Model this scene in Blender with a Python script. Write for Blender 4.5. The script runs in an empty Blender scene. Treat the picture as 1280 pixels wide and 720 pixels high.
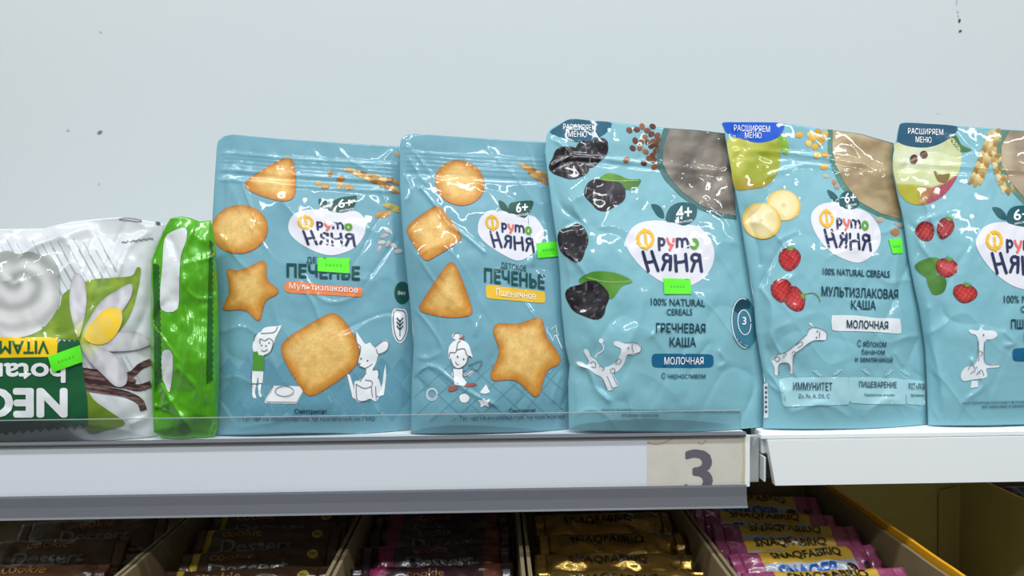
import bpy, bmesh, math, random
import numpy as np
from mathutils import Vector, Matrix
from mathutils.geometry import delaunay_2d_cdt

SC = bpy.context.scene
COL = SC.collection
R = math.radians

# ------------------------------------------------------------------ camera
Z0 = 1.15                       # height of the upper shelf's top above the floor
FPX = 930.0
CAM = np.array([0.0, -0.62, Z0 + 0.147])
YAW, PITCH, ROLL = R(1.4), R(-2.46), R(0.5)
fwd = Vector((math.sin(YAW) * math.cos(PITCH), math.cos(YAW) * math.cos(PITCH), math.sin(PITCH)))
r0 = Vector((math.cos(YAW), -math.sin(YAW), 0))
u0 = r0.cross(fwd)
right = r0 * math.cos(ROLL) - u0 * math.sin(ROLL)
up = u0 * math.cos(ROLL) + r0 * math.sin(ROLL)
cam_data = bpy.data.cameras.new('camera')
cam = bpy.data.objects.new('camera', cam_data)
COL.objects.link(cam)
m = Matrix((right, up, -fwd)).transposed().to_4x4()
m.translation = Vector(CAM)
cam.matrix_world = m
cam_data.sensor_width = 36.0
cam_data.lens = FPX / 1280 * 36.0
cam_data.clip_start = 0.02
SC.camera = cam
NR, NU, NF = np.array(right), np.array(up), np.array(fwd)

# ------------------------------------------------------------------ light
SC.view_settings.view_transform = 'Standard'
SC.view_settings.look = 'None'
SC.view_settings.gamma = 1.0
SC.view_settings.exposure = -0.03
SC.view_settings.use_curve_mapping = False
world = bpy.data.worlds.new('world')
SC.world = world
world.use_nodes = True
world.node_tree.nodes['Background'].inputs[0].default_value = (0.80, 0.90, 0.95, 1)
world.node_tree.nodes['Background'].inputs[1].default_value = 0.36

def strip_light(x, y, z, lx, ly, power, col=(0.95, 0.98, 1.0)):
    d = bpy.data.lights.new('ceiling_strip_light', 'AREA')
    d.shape = 'RECTANGLE'
    d.size, d.size_y = lx, ly
    d.energy = power
    d.color = col
    o = bpy.data.objects.new('ceiling_strip_light', d)
    o.location = (x, y, z)
    COL.objects.link(o)
    return o
# rows of ceiling lamps along the aisles, 2.9 m up
strip_light(0.1, -0.80, 2.95, 3.2, 0.14, 47)
for lx_ in (-2.4, 0.2, 2.8):
    strip_light(lx_, -2.3, 3.5, 1.6, 0.14, 34)

# ------------------------------------------------------------------ maths
def rays(x, y):
    x = np.asarray(x, float); y = np.asarray(y, float)
    a = (x - 640.0) / FPX; b = -(y - 360.0) / FPX
    return NF + a[..., None] * NR + b[..., None] * NU

def hit(x, y, p, n):
    d = rays(x, y); n = np.asarray(n, float)
    t = ((np.asarray(p, float) - CAM) @ n) / (d @ n)
    return CAM + d * t[..., None]

def project(P):
    v = np.asarray(P, float) - CAM
    z = v @ NF
    return 640 + FPX * (v @ NR) / z, 360 - FPX * (v @ NU) / z

def onY(x, y, Y): return hit(np.array(x), np.array(y), (0, Y, 0), (0, 1, 0))
def onZ(x, y, z): return hit(np.array(x), np.array(y), (0, 0, Z0 + z), (0, 0, 1))

def _hash(ix, iy, s):
    n = (ix.astype(np.int64) * 374761393 + iy.astype(np.int64) * 668265263 + s * 974634697) & 0xffffffff
    n = ((n ^ (n >> 13)) * 1274126177) & 0xffffffff
    return ((n ^ (n >> 16)) & 0xffff) / 65535.0

def vnoise(x, y, s=0):
    ix, iy = np.floor(x), np.floor(y)
    fx, fy = x - ix, y - iy
    fx = fx * fx * fx * (fx * (fx * 6 - 15) + 10); fy = fy * fy * fy * (fy * (fy * 6 - 15) + 10)
    a, b = _hash(ix, iy, s), _hash(ix + 1, iy, s)
    c, d = _hash(ix, iy + 1, s), _hash(ix + 1, iy + 1, s)
    return (a * (1 - fx) + b * fx) * (1 - fy) + (c * (1 - fx) + d * fx) * fy

def fbm(x, y, s=0, o=3):
    v, a, t = 0, 0.5, 0
    for k in range(o):
        v = v + a * vnoise(x * 2 ** k + 17 * k, y * 2 ** k - 9 * k, s + k); t += a; a *= 0.5
    return v / t - 0.5

def ridged(x, y, s=0, sharp=3.0):
    n = 1 - np.abs(2 * vnoise(x, y, s) - 1)
    return n ** sharp

def seg_dist(x, y, pts):
    d = np.full(np.shape(x), 1e9)
    for (x0, y0), (x1, y1) in zip(pts[:-1], pts[1:]):
        dx, dy = x1 - x0, y1 - y0
        L = dx * dx + dy * dy + 1e-9
        t = np.clip(((x - x0) * dx + (y - y0) * dy) / L, 0, 1)
        d = np.minimum(d, np.hypot(x - x0 - t * dx, y - y0 - t * dy))
    return d

def resample(pts, n):
    p = np.array(pts, float)
    L = np.concatenate([[0], np.cumsum(np.hypot(*np.diff(p, axis=0).T))])
    t = np.linspace(0, L[-1], n)
    return np.stack([np.interp(t, L, p[:, 0]), np.interp(t, L, p[:, 1])], 1)

def chaikin(pts, it=2, closed=True):
    p = np.array(pts, float)
    for _ in range(it):
        q = np.roll(p, -1, 0)
        if closed:
            p = np.stack([0.75 * p + 0.25 * q, 0.25 * p + 0.75 * q], 1).reshape(-1, 2)
        else:
            a, b = p[:-1], p[1:]
            p = np.concatenate([p[:1], np.stack([0.75 * a + 0.25 * b, 0.25 * a + 0.75 * b], 1).reshape(-1, 2), p[-1:]])
    return p

def spline(pts, n=8, closed=True):
    p = [Vector(q) for q in np.array(pts, float)]
    k = len(p); out = []
    for i in range(k if closed else k - 1):
        if closed: a, b, c, d = p[i - 1], p[i], p[(i + 1) % k], p[(i + 2) % k]
        else: a, b, c, d = p[max(i - 1, 0)], p[i], p[i + 1], p[min(i + 2, k - 1)]
        for j in range(n):
            t = j / n
            out.append(0.5 * ((2 * b) + (c - a) * t + (2 * a - 5 * b + 4 * c - d) * t * t + (3 * b - a - 3 * c + d) * t ** 3))
    if not closed: out.append(p[-1])
    return np.array([(v.x, v.y) for v in out])

def ellipse(cx, cy, rx, ry, ang=0, n=40):
    t = np.linspace(0, 2 * math.pi, n, endpoint=False)
    x, y = rx * np.cos(t), ry * np.sin(t)
    c, s = math.cos(R(ang)), math.sin(R(ang))
    return np.stack([cx + x * c - y * s, cy + x * s + y * c], 1)

def stroke(pts, w, taper=False):
    p = np.array(pts, float)
    d = np.gradient(p, axis=0); d /= (np.hypot(d[:, 0], d[:, 1])[:, None] + 1e-9)
    n = np.stack([-d[:, 1], d[:, 0]], 1)
    ww = np.full(len(p), w / 2.0)
    if taper: ww = ww * np.sin(np.linspace(0.12, math.pi - 0.12, len(p)))
    return np.concatenate([p + n * ww[:, None], (p - n * ww[:, None])[::-1]])

def rstroke(pts, w):
    """A stroke with round ends, as separate overlapping outlines."""
    p = np.array(pts, float)
    return [stroke(p, w), ellipse(p[0][0], p[0][1], w / 2, w / 2, 0, 14), ellipse(p[-1][0], p[-1][1], w / 2, w / 2, 0, 14)]

def ring(pts, w=0.8):
    p = np.array(pts, float)
    return stroke(np.concatenate([p, p[:2]]), w)

def lin(c):
    c = np.asarray(c, float) / 255.0
    return np.where(c <= 0.04045, c / 12.92, ((c + 0.055) / 1.055) ** 2.4)

# ------------------------------------------------------------------ materials
MATS = {}
def mat(name, rgb=(200, 200, 200), rough=0.5, coat=0.0, coat_rough=0.08, metal=0.0, attr=False, bump=0.0, bscale=120.0,
        mottle=0.0, mscale=300.0, spec=0.5, gain=1.0, grain=None):
    if name in MATS: return MATS[name]
    M = bpy.data.materials.new(name); M.use_nodes = True
    nt = M.node_tree; N, L = nt.nodes, nt.links
    p = N['Principled BSDF']
    p.inputs['Roughness'].default_value = rough
    p.inputs['Metallic'].default_value = metal
    p.inputs['Coat Weight'].default_value = coat
    p.inputs['Coat Roughness'].default_value = coat_rough
    p.inputs['Specular IOR Level'].default_value = spec
    geo = N.new('ShaderNodeNewGeometry')
    src = None
    if attr:
        a = N.new('ShaderNodeAttribute'); a.attribute_name = 'Col'; src = a.outputs['Color']
    else:
        c = lin(rgb) * gain
        p.inputs['Base Color'].default_value = (*c, 1)
    if mottle > 0:
        nz = N.new('ShaderNodeTexNoise'); nz.inputs['Scale'].default_value = mscale; nz.inputs['Detail'].default_value = 4
        L.new(geo.outputs['Position'], nz.inputs['Vector'])
        mr = N.new('ShaderNodeMapRange'); mr.inputs[1].default_value = 0.3; mr.inputs[2].default_value = 0.7
        mr.inputs[3].default_value = 1 - mottle; mr.inputs[4].default_value = 1 + mottle
        L.new(nz.outputs['Fac'], mr.inputs[0])
        mx = N.new('ShaderNodeVectorMath'); mx.operation = 'SCALE'
        if src is not None: L.new(src, mx.inputs[0])
        else: mx.inputs[0].default_value = tuple(lin(rgb) * gain)
        L.new(mr.outputs[0], mx.inputs['Scale'])
        src = mx.outputs[0]
    if src is not None: L.new(src, p.inputs['Base Color'])
    if bump > 0:
        n1 = N.new('ShaderNodeTexNoise'); n1.inputs['Scale'].default_value = bscale; n1.inputs['Detail'].default_value = 1.5
        n1.inputs['Distortion'].default_value = 0.6
        L.new(geo.outputs['Position'], n1.inputs['Vector'])
        b = N.new('ShaderNodeBump'); b.inputs['Strength'].default_value = bump; b.inputs['Distance'].default_value = 0.002
        L.new(n1.outputs['Fac'], b.inputs['Height'])
        L.new(b.outputs['Normal'], p.inputs['Normal'])
        L.new(b.outputs['Normal'], p.inputs['Coat Normal'])
    MATS[name] = M
    return M

FILM = dict(rough=0.36, coat=0.5, coat_rough=0.05, bump=0.10, bscale=60.0, spec=0.22)
def film(name, rgb, **k):
    a = dict(FILM); a.update(k)
    return mat(name, rgb, **a)

def clear_plastic(name, tint, alpha, rough=0.08, body=(170, 172, 178)):
    M = bpy.data.materials.new(name); M.use_nodes = True
    nt = M.node_tree; N, L = nt.nodes, nt.links
    p = N['Principled BSDF']
    p.inputs['Base Color'].default_value = (*lin(body), 1)
    p.inputs['Roughness'].default_value = rough
    p.inputs['Coat Weight'].default_value = 0.3
    tr = N.new('ShaderNodeBsdfTransparent'); tr.inputs[0].default_value = (*lin(tint), 1)
    mx = N.new('ShaderNodeMixShader')
    fr = N.new('ShaderNodeFresnel'); fr.inputs[0].default_value = 1.45
    md = N.new('ShaderNodeMath'); md.operation = 'ADD'; md.use_clamp = True; md.inputs[1].default_value = alpha
    L.new(fr.outputs[0], md.inputs[0])
    L.new(md.outputs[0], mx.inputs[0]); L.new(tr.outputs[0], mx.inputs[1]); L.new(p.outputs[0], mx.inputs[2])
    L.new(mx.outputs[0], N['Material Output'].inputs[0])
    return M

# ------------------------------------------------------------------ objects
def thing(name, label, cat, loc, group=None):
    o = bpy.data.objects.new(name, None); COL.objects.link(o)
    o.empty_display_size = 0.02
    o.location = tuple(loc); o['label'] = label; o['category'] = cat
    if group: o['group'] = group
    return o

def origin(o):
    v = Vector((0, 0, 0))
    while o is not None:
        v = v + o.location; o = o.parent
    return np.array(v)

def link_mesh(name, verts, faces, material, parent=None, smooth=True, colors=None, fmat=None):
    """World-space vertices to one mesh object; materials may be a list with a per-face index."""
    verts = np.asarray(verts, float)
    if parent is not None: verts = verts - origin(parent)
    me = bpy.data.meshes.new(name)
    me.from_pydata(verts.tolist(), [], [list(map(int, f)) for f in faces])
    for mm in (material if isinstance(material, (list, tuple)) else [material]): me.materials.append(mm)
    if fmat is not None: me.polygons.foreach_set('material_index', np.asarray(fmat, np.int32))
    if smooth: me.polygons.foreach_set('use_smooth', np.ones(len(me.polygons), bool))
    if colors is not None:
        a = me.color_attributes.new('Col', 'FLOAT_COLOR', 'POINT')
        c4 = np.concatenate([np.asarray(colors, float), np.ones((len(verts), 1))], 1)
        a.data.foreach_set('color', c4.astype(np.float32).ravel())
    me.update()
    o = bpy.data.objects.new(name, me); COL.objects.link(o)
    if parent is not None: o.parent = parent
    return o

def box_mesh(x0, x1, y0, y1, z0, z1, bev=0.0):
    bm = bmesh.new()
    bmesh.ops.create_cube(bm, size=1.0)
    for v in bm.verts:
        v.co = Vector((x0 + (v.co.x + .5) * (x1 - x0), y0 + (v.co.y + .5) * (y1 - y0), z0 + (v.co.z + .5) * (z1 - z0)))
    if bev > 0: bmesh.ops.bevel(bm, geom=bm.edges[:], offset=bev, segments=2, affect='EDGES', profile=0.5)
    return bm

def link_bm(name, bm, material, parent=None, smooth=False):
    bmesh.ops.recalc_face_normals(bm, faces=bm.faces[:])
    me = bpy.data.meshes.new(name)
    if parent is not None: bmesh.ops.translate(bm, verts=bm.verts[:], vec=-Vector(origin(parent)))
    bm.to_mesh(me); bm.free()
    for mm in (material if isinstance(material, (list, tuple)) else [material]): me.materials.append(mm)
    if smooth: me.polygons.foreach_set('use_smooth', np.ones(len(me.polygons), bool))
    o = bpy.data.objects.new(name, me); COL.objects.link(o)
    if parent is not None: o.parent = parent
    return o

def boxes(name, specs, material, parent=None, bev=0.0):
    bm = bmesh.new()
    for s in specs:
        b = box_mesh(*s, bev=bev); t = bpy.data.meshes.new('t'); b.to_mesh(t); b.free(); bm.from_mesh(t); bpy.data.meshes.remove(t)
    return link_bm(name, bm, material, parent)

def extrude_profile(name, prof, x0, x1, material, parent=None, smooth=False, closed=True):
    """Profile of (y, z) points swept along x."""
    n = len(prof); v = [(x0, y, z) for y, z in prof] + [(x1, y, z) for y, z in prof]
    f = [(i, (i + 1) % n, n + (i + 1) % n, n + i) for i in range(n if closed else n - 1)]
    if closed: f += [tuple(range(n))[::-1], tuple(range(n, 2 * n))]
    bm = bmesh.new(); vs = [bm.verts.new(p) for p in v]
    for q in f: bm.faces.new([vs[i] for i in q])
    return link_bm(name, bm, material, parent, smooth)

# ------------------------------------------------------------------ flat prints that follow a surface
def tess(polys, res):
    """Triangulate outlines (later ones inside earlier are holes by even-odd), with a grid of points inside."""
    P, E = [], []
    for poly in polys:
        p = np.array(poly, float)
        L = np.hypot(*(np.roll(p, -1, 0) - p).T)
        q = []
        for i in range(len(p)):
            k = max(1, int(math.ceil(L[i] / res)))
            for j in range(k): q.append(p[i] + (p[(i + 1) % len(p)] - p[i]) * (j / k))
        b = len(P)
        P += [tuple(a) for a in q]
        E += [(b + i, b + (i + 1) % len(q)) for i in range(len(q))]
    A = np.array(P)
    x0, y0 = A.min(0); x1, y1 = A.max(0)
    gx = np.arange(x0 + res / 2, x1, res); gy = np.arange(y0 + res / 2, y1, res)
    if len(gx) and len(gy):
        g = np.stack(np.meshgrid(gx, gy), -1).reshape(-1, 2)
        P += [tuple(a) for a in g]
    vs, es, fs, *_ = delaunay_2d_cdt([Vector(a) for a in P], E, [], 0, 1e-5)
    V = np.array([(v.x, v.y) for v in vs]); F = np.array([f for f in fs if len(f) == 3], int)
    if not len(F): return V, F
    c = V[F].mean(1)
    ins = np.zeros(len(c), bool)
    for poly in polys:
        p = np.array(poly, float); q = np.roll(p, -1, 0)
        w = np.zeros(len(c), bool)
        for (ax, ay), (bx, by) in zip(p, q):
            cond = (ay > c[:, 1]) != (by > c[:, 1])
            if ay != by: w ^= cond & (c[:, 0] < (bx - ax) * (c[:, 1] - ay) / (by - ay) + ax)
        if HOLES[0]: ins ^= w
        else: ins |= w
    F = F[ins]
    used = np.unique(F); re = -np.ones(len(V), int); re[used] = np.arange(len(used))
    return V[used], re[F]
HOLES = [False]

def art(name, parent, surf, polys, material, off=0.00025, res=4.0, color=None, label=None, holes=False):
    if not isinstance(polys, list) or np.ndim(polys[0][0]) == 0: polys = [polys]
    HOLES[0] = holes
    V, F = tess(polys, res)
    HOLES[0] = False
    P = surf(V[:, 0], V[:, 1], off)
    F = np.array([f[::-1] for f in F]) if len(F) else F
    # keep the fronts facing the viewer
    n = np.cross(P[F[:, 1]] - P[F[:, 0]], P[F[:, 2]] - P[F[:, 0]])
    flip = np.einsum('ij,ij->i', n, P[F[:, 0]] - CAM) > 0
    F[flip] = F[flip][:, ::-1]
    o = link_mesh(name, P, F, material, parent, colors=None if color is None else color(V[:, 0], V[:, 1]))
    if label: o['label'] = label
    return o

_glyph = {}
def raw_text(t):
    c = bpy.data.curves.new('t', 'FONT'); c.body = t; c.resolution_u = 3
    o = bpy.data.objects.new('t', c); COL.objects.link(o)
    dg = bpy.context.evaluated_depsgraph_get()
    me = bpy.data.meshes.new_from_object(o.evaluated_get(dg))
    v = np.array([p.co[:2] for p in me.vertices]).reshape(-1, 2); f = [tuple(p.vertices) for p in me.polygons]
    bpy.data.objects.remove(o); bpy.data.curves.remove(c); bpy.data.meshes.remove(me)
    return v, f

def glyphs(text, bold):
    key = (text, bold)
    if key not in _glyph:
        if '\u043d' in text:                 # the font's small en is badly filled: set it as a low capital
            bar = raw_text('|')[0][:, 0].max(); V, f, x = [], [], 0.0
            xh = raw_text('\u043f')[0][:, 1].max(); cap = raw_text('\u041d')[0][:, 1].max()
            for ch in text:
                src = '\u043f' if ch == '\u043d' else ch
                adv = raw_text(src + '|')[0][:, 0].max() - bar
                gv, gf = raw_text('\u041d' if ch == '\u043d' else ch)
                if ch == '\u043d':
                    pv = raw_text('\u043f')[0][:, 0]; lo, hi = gv[:, 0].min(), gv[:, 0].max()
                    gv = np.stack([pv.min() + (gv[:, 0] - lo) / (hi - lo) * (pv.max() - pv.min()), gv[:, 1] * xh / cap], 1)
                n = sum(len(q) for q in V)
                if len(gv): V.append(gv + np.array([x, 0])); f += [tuple(i + n for i in q) for q in gf]
                x += adv
            v = np.concatenate(V)
        else:
            v, f = raw_text(text)
        if bold > 0.005:        # thicken by overlapping shifted copies of the strokes
            n0, v0, f0 = len(v), v, f; b2 = bold * .7
            sh_ = [(bold, 0), (-bold, 0), (0, bold), (0, -bold), (b2, b2), (-b2, b2), (b2, -b2), (-b2, -b2)]
            if bold < .015: sh_ = sh_[:4]
            v = np.concatenate([v0] + [v0 + np.array(d) for d in sh_])
            f = [tuple(i + k * n0 for i in q) for k in range(len(sh_) + 1) for q in f0]
        _glyph[key] = (v, f)
    return _glyph[key]

def text2d(text, cx, cy, w, h, ang=0.0, bold=0.0, skew=0.0, aff=None, cut=5.0, clip=None, flip=False):
    """Glyph faces fitted to a w x h box centred on (cx, cy); picture-style y down."""
    v, f = glyphs(text, bold)
    lo, hi = v.min(0), v.max(0)
    q = (v - (lo + hi) / 2) / (hi - lo)
    X, Y = q[:, 0] * w, -q[:, 1] * h
    if flip: X, Y = -X, -Y
    X = X - Y * skew
    a = math.tan(R(ang))
    X, Y = cx + X, cy + Y + X * a
    bm = bmesh.new()
    n0_ = len(glyphs(text, 0.0)[0])
    vs = [bm.verts.new((x, y, 0.001 * (i // n0_))) for i, (x, y) in enumerate(zip(X, Y))]
    for p in f:
        try: bm.faces.new([vs[i] for i in p])
        except ValueError: pass
    if clip is not None:
        bmesh.ops.bisect_plane(bm, geom=bm.verts[:] + bm.edges[:] + bm.faces[:], plane_co=(0, clip, 0), plane_no=(0, 1, 0), clear_outer=True)
    for ax, (l, hgh) in enumerate(((X.min(), X.max()), (Y.min(), Y.max()))):
        k = l + cut
        while k < hgh:
            co = (k, 0, 0) if ax == 0 else (0, k, 0); no = (1, 0, 0) if ax == 0 else (0, 1, 0)
            bmesh.ops.bisect_plane(bm, geom=bm.verts[:] + bm.edges[:] + bm.faces[:], plane_co=co, plane_no=no)
            k += cut
    bmesh.ops.triangulate(bm, faces=bm.faces[:])
    bm.verts.index_update()
    V = np.array([p.co[:2] for p in bm.verts]); Lz = np.array([p.co.z * 1000 for p in bm.verts]) * 8e-6
    F = np.array([[p.index for p in q.verts] for q in bm.faces], int)
    bm.free()
    if aff is not None: V = aff(V)
    return V, F, Lz

def text(name, parent, surf, s, cx, cy, w, h, material, off=0.0008, label=None, **k):
    V, F, Lz = text2d(s, cx, cy, w, h, **k)
    P = surf(V[:, 0], V[:, 1], off + Lz)
    n = np.cross(P[F[:, 1]] - P[F[:, 0]], P[F[:, 2]] - P[F[:, 0]])
    flip = np.einsum('ij,ij->i', n, P[F[:, 0]] - CAM) > 0
    F[flip] = F[flip][:, ::-1]
    o = link_mesh(name, P, F, material, parent)
    if label: o['label'] = label
    return o

# ------------------------------------------------------------------ filled film packs
class Pack:
    """A soft pack: a seal plane, an outline on it, and a film surface that bulges off that plane."""
    def __init__(s, left, right, top, bottom, yaw=4, lean=8, T=0.018, back=0.016, g=None, p=2.4, q=0.8, wr=1.0, seed=1, zips=(), creases=(), foot=None, depth=None, ws=1.0):
        s.Lp, s.Rp, s.Tp, s.Bp = [np.array(a, float) for a in (left, right, top, bottom)]
        s.T, s.back, s.p, s.q, s.wr, s.seed, s.zips, s.creases, s.ws = T, back, p, q, wr, seed, zips, creases, ws
        tt, gg = zip(*(g or [(0, .5), (.09, .85), (.3, 1), (.6, .74), (.8, .26), (.88, .1), (1, .02)]))
        d = np.linspace(-.1, 1.1, 481); v = np.interp(d, tt, gg); k = np.exp(-np.linspace(-2, 2, 41) ** 2); k /= k.sum()
        s.gx, s.gv = d, np.convolve(np.pad(v, 20, mode='edge'), k, mode='valid')
        s.n = np.array([math.sin(R(yaw)) * math.cos(R(lean)), -math.cos(R(yaw)) * math.cos(R(lean)), math.sin(R(lean))])
        s.P0 = np.zeros(3)
        fx, fy = foot
        h = float(s.h(np.array([fx]), np.array([fy]))[0])
        if depth is None: Q = onZ(fx, fy, 0.0012)
        else: Q = onY(fx, fy, depth)
        s.P0 = Q - s.n * h
        s.base = np.array([Q[0], Q[1] + 0.01, Z0])
    def st(s, x, y):
        xl = np.interp(y, s.Lp[:, 1], s.Lp[:, 0]); xr = np.interp(y, s.Rp[:, 1], s.Rp[:, 0])
        yt = np.interp(x, s.Tp[:, 0], s.Tp[:, 1]); yb = np.interp(x, s.Bp[:, 0], s.Bp[:, 1])
        return np.clip((x - xl) / (xr - xl), 0, 1), np.clip((yb - y) / (yb - yt), 0, 1), y - yt
    def f(s, u): return np.clip(1 - np.abs(2 * u - 1) ** s.p, 0, 1) ** s.q
    def h(s, x, y):
        x = np.asarray(x, float); y = np.asarray(y, float)
        u, t, dy = s.st(x, y)
        e = np.clip(np.minimum(u, 1 - u) * 14, 0, 1); e = e * e * (3 - 2 * e)
        e2 = np.clip(t * 10, 0, 1) * np.clip((1 - t) * 14, 0, 1)
        m = e * (0.25 + 0.75 * e2)
        h = s.T * s.f(u) * np.interp(t, s.gx, s.gv)
        k = 1.0 / s.ws
        wrk = 0.0042 * fbm(x / 62 * k, y / 80 * k, s.seed, 2) + 0.0011 * fbm(x / 17 * k, y / 22 * k, s.seed + 5, 2)
        side = 0.35 + np.clip(np.abs(2 * u - 1) * 1.1, 0, 1) ** 2
        wrk = wrk - 0.0013 * ridged((x + 0.5 * y) / 58 * k, (y - 0.45 * x) / 95 * k, s.seed + 11, 5) * side
        wrk = wrk + 0.0011 * ridged((x - 0.7 * y) / 46 * k, (y + 0.4 * x) / 70 * k, s.seed + 23, 6) * side
        h = h + s.wr * wrk * m
        for (o, w, a) in s.zips: h = h + a * np.exp(-((dy - o) / w) ** 2) * e
        for (pts, w, a) in s.creases: h = h + a * np.exp(-(seg_dist(x, y, spline(pts, 6, False)) / w) ** 1.25) * m
        return h + 0.0004
    def S(s, x, y, off=0.0):
        d = rays(x, y)
        t = ((s.P0 - CAM) @ s.n + s.h(x, y) + off) / (d @ s.n)
        P = CAM + d * t[..., None]
        P[..., 2] = np.maximum(P[..., 2], Z0 + 0.0006)
        return P
    def B(s, x, y):
        u, t, _ = s.st(x, y)
        hb = -0.0004 - s.back * s.f(u) * np.interp(t, s.gx, s.gv)
        d = rays(x, y)
        P = CAM + d * (((s.P0 - CAM) @ s.n + hb) / (d @ s.n))[..., None]
        P[..., 2] = np.maximum(P[..., 2], Z0 + 0.0006)
        return P
    def grid(s, nu, nv):
        L, Rr, T, Bo = resample(s.Lp, nv), resample(s.Rp, nv), resample(s.Tp, nu), resample(s.Bp, nu)
        u = np.linspace(0, 1, nu)[None, :, None]; v = np.linspace(0, 1, nv)[:, None, None]
        return ((1 - v) * T[None] + v * Bo[None] + (1 - u) * L[:, None] + u * Rr[:, None]
                - ((1 - u) * (1 - v) * T[0] + u * (1 - v) * T[-1] + (1 - u) * v * Bo[0] + u * v * Bo[-1]))
    def body(s, name, parent, material, nu=150, nv=215, color=None, label=None):
        g = s.grid(nu, nv); X, Y = g[..., 0], g[..., 1]
        F, B = s.S(X, Y), s.B(X, Y)
        V = np.concatenate([F.reshape(-1, 3), B.reshape(-1, 3)])
        i = np.arange(nu * nv).reshape(nv, nu); o = nu * nv
        q = np.stack([i[:-1, :-1], i[1:, :-1], i[1:, 1:], i[:-1, 1:]], -1).reshape(-1, 4)
        faces = q.tolist() + (q[:, ::-1] + o).tolist()
        loop = np.concatenate([i[0, :-1], i[:-1, -1], i[-1, :0:-1], i[:0:-1, 0]])
        nx = np.roll(loop, -1)
        faces += np.stack([loop, nx, nx + o, loop + o], -1).tolist()
        c = None
        if color is not None:
            cc = color(X.ravel(), Y.ravel()); c = np.concatenate([cc, cc])
        ob = link_mesh(name, V, faces, material, parent, colors=c)
        if label: ob['label'] = label
        return ob

def cmix(a, b, t):
    t = np.clip(t, 0, 1)[:, None]
    return np.asarray(a) * (1 - t) + np.asarray(b) * t

def edge_fade(poly, w):
    p = np.array(poly); pc = np.concatenate([p, p[:1]])
    return lambda x, y: np.clip(seg_dist(x, y, pc) / w, 0, 1)

# ================================================================== the setting
WHITE = mat('white_paint', (240, 243, 244), rough=0.45, bump=0.03, bscale=260)
WALLM = mat('panel_paint', (208, 214, 215), rough=0.42, bump=0.05, bscale=55, spec=0.4)
GREYM = mat('grey_metal', (150, 153, 156), rough=0.4)
DARKM = mat('gap_shade', (70, 72, 74), rough=0.6)

def struct(o):
    o['kind'] = 'structure'; return o

WY = 0.42
wall = struct(boxes('wall_back', [(-1.6, 1.6, WY, WY + 0.03, 0.0, 2.3)], WALLM))
struct(boxes('floor', [(-4, 4, -7, 0.45, -0.04, 0.0)], mat('floor_tile', (196, 194, 188), rough=0.35)))

def wallS(x, y, off=0.0):
    P = onY(x, y, WY); P[..., 1] -= 0.0006 + off; return P
struct(boxes('unseen_light_block', [(-4, 4, -1.95, -1.9, 0.0, 2.15)], mat('light_block_grey', (128, 128, 124), rough=0.7)))  # unseen stand-in for opposite shelving, added and sized to block low light

SCUFF = mat('scuff', (70, 72, 74), rough=0.7)
SCUFF2 = mat('scuff_pale', (168, 174, 176), rough=0.7)
for pts, mm in ((ellipse(1199, 26, 1.4, 2.6, 10), SCUFF), (ellipse(1200, 39, 2.0, 1.4, -25), SCUFF), (ellipse(1197, 15, .8, 1.4, 0), SCUFF2),
                (ellipse(1197.6, 20, .7, 1.2, 0), SCUFF2), (stroke([(1195.5, 0), (1196, 6)], .7), SCUFF2),
                (ellipse(125, 165.5, 3.4, 1.8, -28), mat('scuff_mid', (118, 122, 124), rough=0.7)),
                (ellipse(85, 163, 1.6, 1.0, 0), SCUFF2), (ellipse(124, 230, 1.0, .8, 0), SCUFF2),
                (ellipse(126, 40, 1.0, .8, 0), SCUFF2), (ellipse(1172, 142, 1.0, .6, 0), SCUFF2)):
    art('scuff_mark', wall, wallS, pts, mm, res=2)

# ------------------------------------------------------------------ the two upper shelves
FY = -0.021                                 # front of the upper shelves
def zat(x, y, Y): return float(onY(x, y, Y)[2])
def xat(x, y, Y): return float(onY(x, y, Y)[0])
XL = xat(934, 580, FY)                      # right end of the left shelf front
XR = xat(954, 570, FY)                      # left end of the right shelf front
left_shelf = thing('shelf', 'white metal shelf on the left, carrying the long clear price rail', 'shelf', (XL - 0.5, 0.2, Z0), 'upper white shelves')
boxes('deck', [(-0.75, XL, FY + 0.004, WY, Z0 - 0.018, Z0)], WHITE, left_shelf, bev=0.001)
fz = zat(640, 612, FY)
boxes('front_lip', [(-0.75, XL, FY, FY + 0.004, fz, Z0 - 0.0003)], WHITE, left_shelf, bev=0.0008)
boxes('end_plate', [(XL - 0.0015, XL + 0.0005, FY + 0.0042, WY, fz + 0.002, Z0 - 0.0185)], GREYM, left_shelf)
right_shelf = thing('shelf', 'white metal shelf on the right with a bare bright front and no price rail', 'shelf', (XR + 0.4, 0.2, Z0), 'upper white shelves')
boxes('deck', [(XR, 0.95, FY + 0.004, WY, Z0 - 0.018, Z0)], WHITE, right_shelf, bev=0.001)
fz2 = zat(1100, 603, FY)
xa, xb = xat(957, 548, FY), xat(967, 605, FY)
zb = zat(1100, 546, FY)
boxes('top_lip', [(XR - 0.003, 0.95, FY - 0.003, FY + 0.004, zb, Z0 - 0.0003)], WHITE, right_shelf, bev=0.0008)
bm = bmesh.new()
pr = [(xa, zb - 0.0004), (xb, fz2), (0.95, fz2), (0.95, zb - 0.0004)]
va = [bm.verts.new((x, FY - 0.004, z)) for x, z in pr]; vb = [bm.verts.new((x, FY + 0.003, z)) for x, z in pr]
bm.faces.new(va); bm.faces.new(vb[::-1])
for i in range(4): bm.faces.new((va[i], vb[i], vb[(i + 1) % 4], va[(i + 1) % 4]))
link_bm('front_panel', bm, WHITE, right_shelf)
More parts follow.
